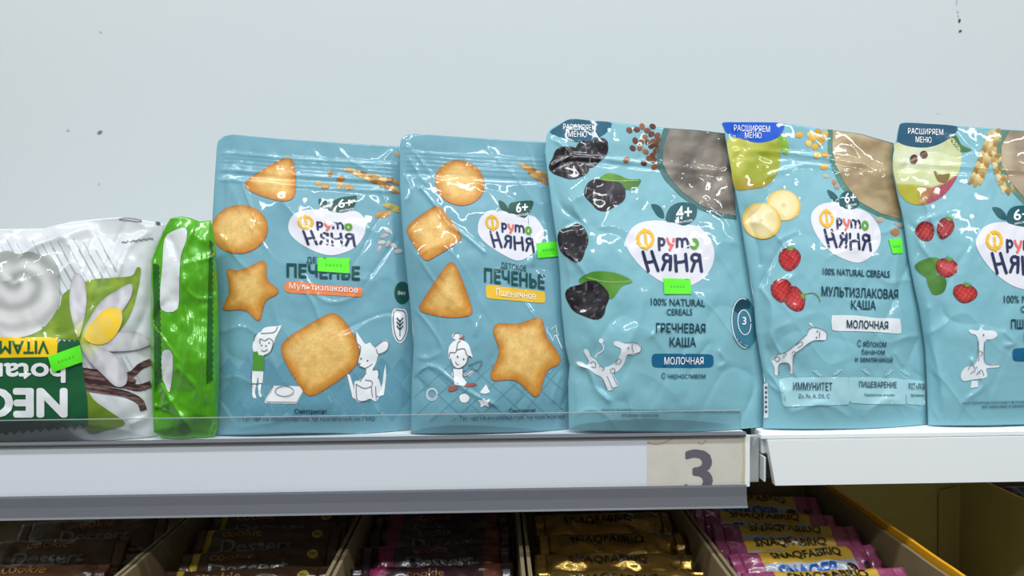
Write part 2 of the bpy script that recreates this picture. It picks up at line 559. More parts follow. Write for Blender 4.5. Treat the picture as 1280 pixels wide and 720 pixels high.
# curved end bracket of the right shelf: a white flange with a rounded foot
prof = [(XR - 0.0004, Z0 - 0.004)] + [(XR - 0.0004 + 0.0035 * (1 - math.cos(t)) * -1, fz2 + 0.006 - 0.006 * math.sin(t)) for t in np.linspace(0, math.pi / 2, 7)]
boxes('end_bracket', [(XR - 0.0005, XR + 0.0012, FY - 0.003, 0.30, fz2 + 0.003, Z0 - 0.019)], mat('bracket_white', (212, 216, 217), rough=0.45), right_shelf, bev=0.0004)
# hooked bracket in the gap between the two fronts
gap = thing('shelf_bracket', 'grey hooked metal bracket in the gap between the two shelf fronts', 'bracket', ((XL + XR) / 2, FY + 0.03, Z0 - 0.03))
x1, x2 = XL + 0.0015, XR - 0.0012
boxes('bracket_plate', [(x1 + 0.0015, x2, FY + 0.006, FY + 0.009, fz2, Z0 - 0.003)], mat('bracket_grey', (186, 190, 192), rough=0.45), gap, bev=0.0006)
hk = []
for k in range(13):
    a = k / 12 * math.pi * 0.5
    hk.append((x1 + 0.0012 + 0.004 * (1 - math.sin(a)), Z0 - 0.004 - 0.022 * (1 - math.cos(a))))
bm = bmesh.new()
ya, yb2 = FY + 0.001, FY + 0.003
pa = [bm.verts.new((x, ya, z)) for x, z in hk] ; pb = [bm.verts.new((x1 + 0.0005, ya, z)) for x, z in hk]
pa2 = [bm.verts.new((x, yb2, z)) for x, z in hk] ; pb2 = [bm.verts.new((x1 + 0.0005, yb2, z)) for x, z in hk]
for i in range(12):
    for q in ((pa[i], pa[i + 1], pb[i + 1], pb[i]), (pa2[i], pb2[i], pb2[i + 1], pa2[i + 1]), (pa[i], pa2[i], pa2[i + 1], pa[i + 1]), (pb[i], pb[i + 1], pb2[i + 1], pb2[i])):
        bm.faces.new(q)
link_bm('bracket_hook', bm, mat('bracket_shade', (140, 144, 146), rough=0.4), gap)
boxes('gap_shade_sheet', [(x1 - 0.001, x2 + 0.002, FY + 0.03, FY + 0.032, fz2 - 0.002, Z0 - 0.002)], DARKM, gap)  # dark sheet standing in for the shade inside the gap

# ------------------------------------------------------------------ clear price rail along the left shelf
rail = thing('price_rail', 'long clear plastic price rail with white strip along the left shelf edge', 'price rail', (XL - 0.4, FY - 0.003, fz - 0.01))
RY = FY - 0.0035
za = zat(640, 549, RY); zc = zat(640, 611.5, RY); zd = zat(640, 636, RY); zg = zat(640, 517, RY)
XE = xat(931, 600, RY); XD = xat(932, 620, RY)
STRIP = mat('strip_paper', (222, 226, 234), rough=0.35, coat=0.25, coat_rough=0.1)
boxes('white_strip', [(-0.75, XE, FY - 0.0030, FY - 0.0004, zc, za)], STRIP, rail)
CL1 = clear_plastic('guard_clear', (248, 250, 251), 0.035, rough=0.12)
CL2 = clear_plastic('lip_clear', (150, 152, 158), 0.42, rough=0.18, body=(150, 152, 160))
CL3 = clear_plastic('edge_clear', (205, 210, 216), 0.35, body=(225, 228, 235))
XG = xat(925, 530, RY)
sh = lambda pf: [(FY + y, z) for y, z in pf]
extrude_profile('guard', sh([(-0.0046, za - 0.001), (-0.0046, zg), (-0.0038, zg), (-0.0038, za - 0.001)]), -0.75, XG, CL1, rail)
extrude_profile('guard_edge', sh([(-0.0048, zg), (-0.0048, zg + 0.0006), (-0.0036, zg + 0.0006), (-0.0036, zg)]), -0.75, XG, CL3, rail)
extrude_profile('top_bead', sh([(-0.0052, za - 0.0004), (-0.0066, za + 0.0016), (-0.0052, za + 0.0036), (-0.0031, za + 0.0036), (-0.0031, za - 0.0004)]), -0.75, XE, CL2, rail)
lip = [(-0.0042, zc - 0.0004), (-0.0050, zc + 0.0012), (-0.0058, zc - 0.0004), (-0.0064, (zc + zd) / 2), (-0.0085, zd), (-0.0077, zd - 0.0002), (-0.0054, (zc + zd) / 2)]
extrude_profile('lower_lip', sh(lip), -0.75, XD, CL2, rail)
extrude_profile('lip_edge', sh([(-0.0091, zd - 0.0007), (-0.0091, zd + 0.0007), (-0.0076, zd + 0.0005), (-0.0076, zd - 0.0009)]), -0.75, XD, CL3, rail)
xc = xat(932, 580, RY)
boxes('end_cap', [(xc - 0.0005, xc + 0.0035, FY - 0.0034, FY - 0.0006, zc - 0.001, za)], WHITE, rail)
# paper shelf number
CY = FY - 0.0033
card = thing('number_card', 'yellowed paper card with a large grey 3 in the price rail', 'card', (XE - 0.04, FY - 0.0034, zc))
CARD = mat('card_paper', (214, 208, 196), rough=0.45, mottle=0.05, mscale=60, coat=0.25, coat_rough=0.12)
xk = xat(809, 580, RY)
boxes('paper', [(xk, XE - 0.0004, CY, CY + 0.00025, zc, za - 0.0005)], CARD, card)
def cardS(x, y, off=0.0):
    P = onY(x, y, CY); P[..., 1] -= off; return P
yb_clip = float(project([[xat(875, 600, CY), CY, zc + 0.0003]])[1][0])
text('digit', card, cardS, '3', 873, 590, 36, 57, mat('digit_ink', (104, 98, 112), rough=0.4, coat=0.25), off=0.0003, bold=0.018, clip=yb_clip, ang=-1)
CREASE = mat('card_crease', (176, 160, 138), rough=0.6)
art('crease', card, cardS, [stroke(spline([(809, 553), (818, 555), (829, 553.5), (840, 548.5)], 5, False), .9)], CREASE, off=0.0003, res=3)
art('crease', card, cardS, [stroke(spline([(872, 552), (877, 555), (883, 550)], 5, False), .8)], CREASE, off=0.0003, res=3)
art('stain', card, cardS, [spline([(928, 552), (931, 551), (931.5, 570), (931, 600), (928, 603), (927, 596), (929, 580)], 4)], mat('card_stain', (204, 190, 164), rough=0.6), off=0.0002, res=4)

# ------------------------------------------------------------------ lower shelf and its deck
ZD = Z0 - 0.225
low = thing('shelf', 'lower metal shelf under the cardboard trays, lost in shadow', 'shelf', (0.1, 0.1, ZD))
boxes('deck', [(-0.95, 1.1, -0.12, WY, ZD - 0.02, ZD)], WHITE, low, bev=0.001)
boxes('front_lip', [(-0.95, 1.1, -0.124, -0.12, ZD - 0.05, ZD)], WHITE, low)

# ================================================================== printed art helpers
cv = lambda pts, ox, oy, s: [(ox + x / s, oy + y / s) for x, y in pts]
TEAL = (114, 165, 180)
AQUA = (127, 180, 192)
F_TEAL = film('film_teal', TEAL)
F_AQUA = film('film_aqua', AQUA)
F_WHITE = film('film_white', (226, 224, 232))
F_NAVY = film('ink_navy', (34, 44, 84))
F_YEL = film('ink_yellow', (236, 182, 30))
F_RED = film('ink_red', (226, 112, 100))
F_GRN = film('ink_green', (96, 160, 40))
F_DKTEAL = film('ink_dark_teal', (18, 84, 92))
F_DKGRN = film('ink_dark_green', (22, 78, 66))
F_TXT = film('ink_text', (22, 66, 82))
F_TXTGRN = film('ink_title', (18, 74, 74))
F_PAPER = film('ink_white', (238, 240, 242))
F_LINE = film('ink_line', (96, 98, 108))
F_ATTR = mat('film_picture', attr=True, **FILM)
F_COOKIE = mat('film_cookie', attr=True, mottle=0.10, mscale=420, **FILM)
F_PRUNE = mat('film_prune', attr=True, mottle=0.45, mscale=210, **FILM)
F_FRUIT = mat('film_fruit', attr=True, mottle=0.14, mscale=500, **FILM)
STICK = mat('sticker_green', (92, 238, 30), rough=0.55, gain=1.0, bump=0.05, bscale=300)
STICKTXT = mat('sticker_ink', (70, 205, 30), rough=0.6)

def sticker(p, pk, pts, s='---'):
    o = art('price_sticker', p, pk.S, pts, STICK, off=0.0009, res=5, label='small fluorescent green price sticker')
    c = np.mean(pts, 0); w = abs(pts[1][0] - pts[0][0])
    a = math.degrees(math.atan2(pts[1][1] - pts[0][1], pts[1][0] - pts[0][0]))
    q = art('faded_digits', o, pk.S, [ellipse(c[0] + (k - 2) * w * .11, c[1] + (k - 2) * w * .11 * math.tan(R(a)), 1.1, 1.6, 0, 10) for k in range(5)], STICKTXT, off=0.0012, res=3)
    return o

def cookie(p, pk, poly, seed=1, name='cookie_picture'):
    ef = edge_fade(poly, 15)
    c = np.mean(poly, 0)
    w = np.ptp(np.array(poly)[:, 0])
    def col(x, y):
        e = ef(x, y)
        n = fbm(x / 7, y / 7, seed, 3)
        lo = np.clip((y - c[1]) / w + (x - c[0]) / w * .5, -1, 1)
        a = cmix(lin((178, 106, 40)), lin((222, 164, 72)), e ** .55)
        a = cmix(a, lin((236, 202, 132)), np.clip(e - .35 - lo * .5 + n * .5, 0, 1) * .9)
        return a * (1 + 0.16 * n)[:, None]
    return art(name, p, pk.S, poly, F_COOKIE, off=.0005, res=2.6, color=col)

def grain_set(p, pk, items, cols, name='grain_picture', off=0.0003):
    """items: (x, y, rx, ry, angle)"""
    polys = [ellipse(x, y, a, b, t, 14) for x, y, a, b, t in items]
    def col(x, y):
        d = np.stack([np.hypot(x - q[0], y - q[1]) / max(q[2], 1) for q in items])
        k = d.argmin(0); pick = (k * 7 % len(cols))
        base = np.array([lin(c) for c in cols])[pick]
        yy = np.array([q[1] for q in items])[k]
        return base * (1.12 - 0.35 * np.clip((y - yy) / 5 + .5, 0, 1))[:, None]
    return art(name, p, pk.S, polys, F_ATTR, off=off, res=2.2, color=col)

def leaf(p, pk, poly, c0=(112, 160, 52), c1=(58, 112, 38), name='leaf_picture', off=0.0003, vein=None):
    poly = np.array(poly)
    c = poly.mean(0)
    def col(x, y):
        n = fbm(x / 9, y / 6, 3, 2)
        return cmix(lin(c0), lin(c1), np.clip(.5 + (x - c[0]) / np.ptp(poly[:, 0]) + n, 0, 1))
    o = art(name, p, pk.S, poly, F_ATTR, off=off, res=2.5, color=col)
    if vein is not None: art('leaf_vein', o, pk.S, stroke(spline(vein, 5, False), 1.0), film('vein', (150, 186, 92)), off=off + .0002, res=3)
    return o

def prune(p, pk, cx, cy, rx, ry, ang=0, seed=1):
    t = np.linspace(0, 2 * math.pi, 34, endpoint=False)
    k = 1 + 0.09 * np.sin(3 * t + seed) + 0.05 * np.sin(5 * t + 2 * seed)
    a = R(ang)
    X, Y = rx * k * np.cos(t), ry * k * np.sin(t)
    poly = np.stack([cx + X * math.cos(a) - Y * math.sin(a), cy + X * math.sin(a) + Y * math.cos(a)], 1)
    def col(x, y):
        r = ridged(x / 7 + fbm(x / 9, y / 9, seed), y / 7, seed + 3, 2.2)
        h = np.clip(ridged(x / 5, y / 10, seed + 9, 7) - .35, 0, 1)
        c = cmix(lin((16, 13, 18)), lin((46, 36, 44)), r * .7)
        return cmix(c, lin((176, 170, 182)), h * .55)
    return art('prune_picture', p, pk.S, poly, F_PRUNE, off=0.0004, res=1.7, color=col)

def berry(p, pk, cx, cy, rx, ry, ang=0, seed=1, base=(186, 40, 46), leafy=True):
    poly = spline([(cx + math.cos(R(ang)) * a * rx - math.sin(R(ang)) * b * ry, cy + math.sin(R(ang)) * a * rx + math.cos(R(ang)) * b * ry)
                   for a, b in ((-.9, -.55), (-.3, -.95), (.4, -.95), (.95, -.45), (.9, .25), (.45, .8), (0, 1), (-.5, .8), (-.95, .2))], 4)
    ef = edge_fade(poly, 7)
    def col(x, y):
        s = np.sin(x * 1.9 + y * .6) * np.sin(y * 1.9 - x * .5)
        c = cmix(lin((116, 18, 26)), lin(base), ef(x, y))
        return cmix(c, lin((232, 130, 112)), np.clip(s - .45, 0, 1) * 1.1)
    o = art('berry_picture', p, pk.S, poly, F_FRUIT, off=0.0004, res=1.4, color=col)
    if leafy:
        st = []
        for k in range(7):
            a = R(ang - 90 + (k - 3) * 26); L = 5.5 + (k % 3)
            bx, by = cx + math.cos(R(ang - 90)) * ry * .8, cy + math.sin(R(ang - 90)) * ry * .8
            st.append(np.array([(bx - math.sin(a) * 1.4, by + math.cos(a) * 1.4), (bx + math.cos(a) * L, by + math.sin(a) * L), (bx + math.sin(a) * 1.4, by - math.cos(a) * 1.4)]))
        art('berry_leaves', o, pk.S, st, film('leaf_green', (108, 146, 62)), off=0.0007, res=3)
    return o

def logo(p, pk, cx, cy, w, h, slope, bean, age, big, small, agebox, agetext_h=0):
    """White bean badge with the two-line name, canonical on the third pouch (centre 837.5, 317; 111 x 83 px)."""
    sx, sy = w / 111.0, h / 83.0
    def aff(V):
        V = np.asarray(V, float)
        X, Y = V[..., 0] - 837.5, V[..., 1] - 317.0
        return np.stack([cx + sx * X, cy + sy * Y + slope * sx * X], -1)
    b = art('logo_badge', p, pk.S, bean if bean is not None else aff(BEAN), F_WHITE, off=0.0003, res=3.5, label='white bean-shaped badge with the coloured name lettering')
    def T(mm, *strokes):
        P_ = []
        for w_, q in strokes: P_ += [aff(cc) for cc in rstroke(spline(cv(q, 780, 245, 6), 6, False), w_)]
        art('letter', b, pk.S, P_, mm, off=0.0008, res=3)
    def O(x, y, a, c): return [(x + a * math.cos(k * .3142), y + c * math.sin(k * .3142)) for k in range(21)]
    T(F_YEL, (3.9, O(160, 322, 57, 62)), (3.4, [(154, 250), (160, 300), (172, 395)]))
    T(F_NAVY, (3.2, [(262, 316), (262, 350), (266, 402)]), (3.0, O(283, 344, 19, 25)))
    T(F_RED, (3.2, [(324, 320), (332, 345), (348, 366)]), (3.2, [(374, 322), (366, 360), (343, 404)]))
    T(F_NAVY, (3.2, [(399, 320), (398, 350), (398, 380)]), (3.0, [(399, 340), (412, 321), (428, 324), (436, 345), (437, 380)]), (3.0, [(437, 340), (450, 321), (468, 324), (478, 345), (481, 382)]))
    T(F_GRN, (4.2, O(528, 359, 22, 30)))
    for hx in ((142, 183, 208, 256, 418, 562), (384, 393, 462, 474, 438, 562)):
        x0_, x1_, x2_, x3_, y0_, y1_ = hx
        T(F_NAVY, (3.9, [(x0_, y0_), ((x0_ + x1_) / 2, (y0_ + y1_) / 2), (x1_, y1_)]), (3.9, [(x2_, y0_ - 2), ((x2_ + x3_) / 2, (y0_ + y1_) / 2), (x3_, y1_ - 4)]), (3.6, [((x0_ + x1_) / 2, 498), ((x0_ + x3_) / 2, 494), ((x2_ + x3_) / 2, 484)]))
    T(F_NAVY, (3.7, O(322, 462, 27, 26)), (3.9, [(350, 442), (350, 500), (346, 552)]), (3.9, [(312, 492), (300, 520), (288, 550)]))
    T(F_NAVY, (3.7, O(537, 462, 29, 26)), (3.9, [(566, 442), (573, 500), (582, 564)]), (3.9, [(532, 492), (520, 528), (508, 562)]))
    a = art('age_badge', p, pk.S, big, F_DKTEAL if agetext_h else F_DKGRN, off=0.0005, res=3, label='dark green leaf mark with the age')
    x0, y0, x1, y1 = agebox
    text('age_number', a, pk.S, age, (x0 + x1) / 2, (y0 + y1) / 2, x1 - x0, y1 - y0, F_PAPER, off=0.0009, bold=.02, ang=-4)
    text('age_unit', a, pk.S, 'месяцев', (x0 + x1) / 2 + 1, y1 + 3.2, (x1 - x0) * .95, 3.4, F_PAPER, off=0.0009, ang=-10)
    art('small_leaf', p, pk.S, small, F_DKTEAL if agetext_h else F_DKGRN, off=0.0005, res=3)
    return b

BEAN = spline([(782.3, 306), (787, 289), (798, 279.5), (816, 275.6), (839, 277), (860, 280.6), (874, 284), (887, 297.5), (893, 315), (890, 332.5), (880, 347), (864, 356.5), (847, 358), (825, 351), (800, 332)], 6)

def pouch(kind, label, group, pk, material, **k):
    p = thing(kind, label, 'pouch', pk.base, group)
    pk.body('film_bag', p, material, **k)
    return p

def band(pk, x0, y0, x1, y1, n=20):
    t = np.linspace(0, 1, n)
    return t

# ================================================================== first cookie pouch
GC = 'blue cookie pouches'
k1 = Pack(left=[(291, 168), (280, 170), (272.5, 176), (271, 184), (268, 230), (264.5, 290), (263, 330), (265, 375), (268, 430), (269, 490), (266, 525), (264.5, 544)],
          right=[(499, 183), (503, 240), (507, 300), (512, 360), (517, 430), (519, 500), (516, 541)],
          top=[(291, 168), (350, 173.5), (420, 178), (499, 183)], bottom=[(264.5, 544), (320, 543.5), (370, 541.5), (420, 541.5), (460, 544), (516, 541)],
          yaw=4, lean=11, T=0.019, wr=.9, seed=3, foot=(390, 543), g=[(0, .55), (.09, .85), (.3, 1), (.58, .84), (.76, .5), (.86, .2), (.9, .08), (1, .02)],
          zips=[(24, 2.2, .0008), (29, 1.5, .0006), (34, 1.5, .0006), (39, 1.5, .0006), (44, 2.2, .0009), (50, 1.8, -.0006), (57, 2.5, .0008)],
          creases=[([(303, 229), (312, 255), (322, 281)], 2.2, .0011), ([(283, 190), (284, 240), (282, 300)], 2, .0006), ([(461, 345), (440, 372), (405, 376), (380, 345)], 3, .0009),
                   ([(375, 355), (392, 380), (400, 405)], 2.5, .0012), ([(475, 235), (486, 262)], 1.8, .0007), ([(495, 300), (470, 335), (452, 360)], 3, -.0012),
                   ([(352, 250), (372, 275), (385, 300)], 9, .0022), ([(300, 535), (340, 528), (372, 515)], 3, .0012), ([(425, 415), (470, 395), (500, 390)], 3, -.0010)])
p1 = pouch('cookie_pouch', 'blue cookie pouch with an orange flavour band and a cartoon boy, furthest left', GC, k1, F_TEAL)
S1 = k1.S
# tablecloth lozenges at the foot
loz = []
for i in range(-1, 12):
    for j in range(5):
        cx, cy = 262 + i * 24 + (j % 2) * 12, 462 + j * 17
        if 274 < cx < 503 and cy < 528: loz.append(np.array([(cx - 12, cy), (cx, cy - 15), (cx + 12, cy), (cx, cy + 15)]))
art('tablecloth_print', p1, S1, loz, film('lozenge', (98, 151, 170)), off=0.00015, res=6)
cookie(p1, k1, chaikin(cv([(182, 288), (290, 215), (395, 160), (425, 190), (434, 290), (425, 350), (390, 367), (330, 360), (240, 330)], 250, 150, 3.6), 2), 1)
cookie(p1, k1, ellipse(299.4, 286.5, 35.5, 30.5, -8), 2)
cookie(p1, k1, spline([(286, 336), (296, 338), (312, 333), (327, 326), (333, 331), (334, 349), (347, 361), (346, 368), (332, 377), (326, 398), (320, 400), (306, 388), (283, 388), (279, 383), (286, 366), (285, 350), (283, 340)], 4), 3)
cookie(p1, k1, chaikin([(398, 398), (415, 390), (428, 396), (447, 425), (450, 446), (443, 462), (400, 492), (386, 496), (378, 489), (355, 452), (350, 434), (358, 422)], 3), 4)
logo(p1, k1, 408.8, 291, 97, 57, .03, np.array(spline(cv([(397, 482), (412, 435), (455, 408), (520, 402), (580, 412), (640, 410), (700, 410), (737, 438), (746, 482), (735, 525), (690, 578), (605, 608), (540, 600), (470, 568), (415, 525)], 250, 150, 3.6), 5)),
     '6+', spline(cv([(574, 400), (592, 370), (630, 350), (675, 343), (705, 342), (700, 375), (680, 403), (640, 416), (600, 412)], 250, 150, 3.6), 4),
     spline(cv([(535, 355), (558, 354), (570, 368), (568, 396), (552, 396), (536, 380)], 250, 150, 3.6), 4), (423, 248.5, 441, 259.5))
text('subtitle', p1, S1, 'ДЕТСКОЕ', 405, 326, 44, 9, F_TXTGRN, bold=.01, ang=2)
text('title', p1, S1, 'ПЕЧЕНЬЕ', 404, 339.5, 92, 17.5, F_TXTGRN, bold=.032, ang=2.5)
o = art('flavour_band', p1, S1, spline(cv([(350, 46), (385, 36), (500, 52), (640, 62), (664, 72), (662, 96), (640, 101), (520, 94), (380, 86), (348, 74)], 250, 340, 3.274), 4), film('band_orange', (232, 132, 76)), off=.0004, res=4, label='orange flavour band')
text('flavour_text', o, S1, 'Мультизлаковое', 404.5, 360.5, 86, 9.5, F_PAPER, off=.0010, ang=3.5, bold=.004)
grain_set(p1, k1, [(407, 233, 6, 3.2, -20), (426, 223, 5.5, 3.2, -5), (425, 231, 5.5, 3.6, -50), (436, 234, 6.5, 3.2, 8), (413, 217, 4, 3, -60), (398, 229, 4, 3, 0)], [(190, 138, 70), (170, 116, 58), (206, 158, 92)])
ear = [(438 + k * 8.2, 213 + k * 1.9 + (k % 2) * 2, 8, 2.6, 10 + (k % 3) * 6) for k in range(8)] + [(452 + k * 8, 220 + k * 3.2, 9, 2.8, 16 + (k % 2) * 12) for k in range(6)] + [(484, 233, 10, 3, 8), (492, 238, 8, 3, 20)]
grain_set(p1, k1, ear, [(208, 164, 96), (190, 140, 72), (168, 112, 52), (224, 188, 124)], name='wheat_picture')
grain_set(p1, k1, [(489, 258, 11, 3.4, 12), (479, 268, 11, 4, -14), (493, 262, 8, 2.6, 22)], [(198, 176, 98), (206, 150, 70)], name='husk_picture')
grain_set(p1, k1, [(485, 288, 5, 2.6, 25), (480, 295, 5.5, 2.6, -20), (477, 303, 5, 2.6, -5), (485, 305, 5, 2.6, -60), (492, 307, 5, 2.6, 30), (474, 311, 5, 2.4, -70), (498, 314, 5, 3, -10)], [(208, 200, 196), (186, 180, 184)], name='seed_picture')
grain_set(p1, k1, [(496, 193, 4, 2, 50)], [(188, 146, 84)])
o = art('round_mark', p1, S1, ellipse(503, 366, 10, 14, 0), F_DKGRN, off=.0004)
text('mark_text', o, S1, 'без', 502, 366, 9, 5, F_PAPER, off=.0010)
o = art('shield_mark', p1, S1, spline([(491.5, 387), (500, 386), (508, 389), (510, 410), (506, 424), (499, 429), (492, 420), (489.5, 402)], 4), F_PAPER, off=.0004)
art('shield_line', o, S1, [ring(spline([(493, 389), (500, 388), (506.5, 391), (508, 410), (504.5, 422), (499, 426), (494, 418), (491.5, 402)], 4), .9), stroke([(500, 420), (500, 400)], 1)] +
    [stroke([(500, 412 - 5 * k), (500 + d * 4, 407 - 5 * k)], 1.4) for k in range(3) for d in (-1, 1)], F_TXT, off=.0010, res=3)
# cartoon boy holding a tray
c5 = lambda pts: cv(pts, 300, 400, 6.4)
o = art('boy_drawing', p1, S1, [spline(c5([(110, 255), (100, 210), (112, 160), (140, 110), (165, 95), (200, 60), (300, 48), (330, 50), (285, 140), (265, 200), (240, 260), (190, 285), (140, 280)]), 4),
     np.array(c5([(95, 405), (188, 405), (180, 505), (150, 508), (142, 460), (135, 505), (95, 505)])), np.array(c5([(100, 508), (130, 508), (120, 580), (132, 625), (108, 625), (97, 600)])),
     np.array(c5([(146, 510), (172, 508), (162, 575), (178, 612), (158, 618), (146, 590)]))], F_PAPER, off=.0004, res=4, label='white line drawing of a boy in a green shirt')
art('green_shirt', o, S1, np.array(c5([(108, 255), (140, 250), (150, 280), (196, 284), (190, 408), (100, 405)])), film('shirt_green', (84, 150, 58)), off=.0007)
art('drawing_line', o, S1, [stroke(spline(c5(q), 4, False), .8) for q in ([(165, 105), (200, 105), (275, 95), (300, 52)], [(160, 190), (160, 150), (200, 165), (230, 145), (262, 165)], [(168, 242), (195, 250), (222, 232)], [(262, 165), (262, 200), (240, 255), (190, 284)],
     [(112, 165), (120, 120), (140, 110)], [(142, 460), (140, 500)], [(95, 405), (95, 505), (178, 505)])] + [ellipse(*c5([q])[0], 1, 1, 0, 8) for q in ((172, 202), (232, 182), (208, 205))], F_LINE, off=.0009, res=4)
o = art('board_drawing', p1, S1, np.array([(341.6, 482), (382, 483), (372, 503), (371, 505), (331, 504), (331, 501)]), F_PAPER, off=.0004)
art('drawing_line', o, S1, [ring(ellipse(355.5, 489, 11.5, 6.3), .8), ring([(341.6, 482.5), (381, 483.5), (371, 503), (332, 502)], .8)], F_LINE, off=.0010)
# kangaroo with a bowl
o = art('kangaroo_drawing', p1, S1, [spline(c5([(925, 95), (950, 120), (1000, 190), (1040, 180), (1075, 215), (1150, 160), (1190, 175), (1180, 240), (1110, 275), (1090, 340), (1060, 400), (1100, 400), (1110, 470), (1130, 560), (1090, 650), (1040, 630), (980, 655), (930, 640), (915, 500), (960, 480), (1010, 410), (990, 380), (950, 360), (945, 320), (965, 250), (930, 180)]), 4),
     np.array(c5([(855, 430), (880, 440), (915, 560), (935, 640), (900, 620)])), np.array(c5([(1165, 350), (1170, 450), (1150, 600), (1110, 610), (1140, 500), (1150, 420)]))], F_PAPER, off=.0005, res=4, label='white line drawing of a kangaroo')
art('drawing_line', o, S1, [stroke(spline(c5(q), 4, False), .8) for q in ([(925, 100), (935, 180), (965, 220), (945, 320), (950, 360), (1000, 385), (1060, 350)], [(1075, 220), (1150, 165), (1188, 180), (1175, 240), (1110, 272), (1090, 230)], [(925, 510), (990, 545), (1050, 530), (1055, 490), (1000, 480)],
     [(930, 520), (935, 630), (985, 650), (1045, 630)], [(1010, 420), (960, 490)], [(1060, 400), (1110, 400), (1105, 470)], [(1050, 530), (1060, 620)], [(1085, 530), (1090, 640)])] + [ellipse(*c5([q])[0], 1.1, 1.1, 0, 8) for q in ((958, 350), (1020, 325), (968, 308))], F_LINE, off=.0009, res=4)
text('footnote', p1, S1, 'Смотрите!', 388, 514.8, 40, 7, F_TXT, bold=.02, ang=1)
text('footnote', p1, S1, 'Тут нет ни консервантов, ни красителей, ни ГМО', 385, 524, 166, 6.6, F_TXT, bold=-.002, ang=0)
sticker(p1, k1, [(396.7, 321.7), (437.5, 322.8), (436.7, 341.5), (397, 339)])

# ================================================================== second cookie pouch
k2 = Pack(left=[(519, 167), (508, 169), (501.5, 174), (499.7, 183), (499.7, 233), (502.5, 283), (507, 330), (512, 375), (516, 410), (517, 435), (514.5, 480), (513.5, 542)],
          right=[(686, 177.8), (692, 240), (700, 300), (709, 380), (717, 440), (717, 490), (713, 538)],
          top=[(519, 167), (560, 170), (620, 174), (686, 177.8)], bottom=[(513.5, 542), (570, 541.5), (640, 540.5), (713, 538)],
          yaw=4.5, lean=11, T=0.018, wr=.9, seed=14, foot=(610, 541.5), g=[(0, .55), (.09, .85), (.3, 1), (.58, .84), (.76, .5), (.86, .2), (.9, .08), (1, .02)],
          zips=[(24, 1.6, .0005), (29, 1.5, .0005), (34, 1.5, .0005), (39, 1.5, .0005), (50, 3, -.0008)],
          creases=[([(526, 235), (545, 258), (560, 280), (578, 292), (605, 315)], 2.4, .0013), ([(512, 200), (525, 220), (532, 228)], 4, .001), ([(517, 468), (540, 458), (565, 475), (590, 492), (618, 506)], 3, .0016),
                   ([(550, 395), (549, 430)], 2.5, .0007), ([(658, 263), (664, 300), (666, 330)], 2.5, .001), ([(600, 398), (594, 418)], 3, .0012), ([(690, 500), (700, 470)], 3, .001)])
p2 = pouch('cookie_pouch', 'blue cookie pouch with a yellow flavour band and a cartoon girl', GC, k2, F_TEAL)
S2 = k2.S
ln = []
for k in range(9):
    x = 505 + k * 27
    ln += [stroke([(max(x, 518), 455 + max(0, 518 - x) * .9), (min(x + 80, 704), 455 + min(80, 704 - x) * .9)], 1.4)] if x < 690 else []
    ln += [stroke([(min(x + 5, 704), 455), (max(x - 75, 518), 455 + min(80, x + 5 - 518) * .9)], 1.4)] if x > 530 else []
art('tablecloth_print', p2, S2, ln, film('lozenge', (98, 151, 170)), off=.00015, res=6)
cookie(p2, k2, ellipse(574.7, 228.5, 31.5, 28, 20), 5)
cookie(p2, k2, chaikin([(508, 286), (512, 279), (541, 258), (549, 257), (554, 262), (576, 292), (577, 299), (572, 304), (538, 325), (531, 326), (526, 321), (509, 293)], 3), 6)
cookie(p2, k2, chaikin([(558, 330), (564, 327), (571, 331), (589, 380), (591.5, 391), (585, 396), (560, 398), (528, 391), (523, 386), (527, 377)], 3), 7)
cookie(p2, k2, spline([(618, 408), (625, 404), (645, 405), (664, 399), (673, 397), (679, 402), (683, 420), (695, 437), (701, 449), (698, 456), (686, 462), (680, 474), (675, 492), (669, 496), (662, 491), (648, 478), (636, 475), (619, 476), (613.5, 472), (615, 462), (622, 447), (623, 434), (617, 417)], 4), 8)
logo(p2, k2, 638, 294.5, 82, 62, .12, np.array(spline(cv([(386, 488), (398, 440), (440, 412), (510, 410), (575, 424), (635, 434), (676, 478), (682, 525), (660, 572), (618, 612), (565, 633), (500, 606), (432, 562), (396, 525)], 490, 150, 3.6), 5)),
     '6+', spline(cv([(523, 400), (532, 375), (570, 366), (632, 364), (630, 395), (610, 430), (590, 440), (550, 422), (522, 418)], 490, 150, 3.6), 4),
     spline(cv([(480, 362), (503, 370), (520, 392), (520, 413), (498, 405), (484, 388)], 490, 150, 3.6), 4), (645, 253, 660, 265.5))
text('subtitle', p2, S2, 'ДЕТСКОЕ', 642, 334, 32, 9, F_TXTGRN, bold=.01, ang=8)
text('title', p2, S2, 'ПЕЧЕНЬЕ', 643, 348, 76, 18, F_TXTGRN, bold=.032, ang=7)
o = art('flavour_band', p2, S2, spline([(607.6, 358), (612, 356), (640, 360), (676, 364), (681, 367), (681, 376), (677, 378.5), (640, 375.5), (612, 373), (608, 369)], 4), film('band_yellow', (234, 188, 50)), off=.0004, label='yellow flavour band')
text('flavour_text', o, S2, 'Пшеничное', 645, 367.5, 50, 9, F_PAPER, off=.0010, ang=6, bold=.004)
grain_set(p2, k2, [(655 + k * 6, 207 + k * 2.6 + (k % 2) * 3, 8, 2.5, 20 + (k % 3) * 8) for k in range(6)] + [(668, 220, 9, 2.5, 30), (678, 226, 9, 2.5, 30)], [(206, 160, 92), (184, 134, 70), (160, 110, 56)], name='wheat_picture')
c6 = lambda pts: cv(pts, 530, 400, 6.544)
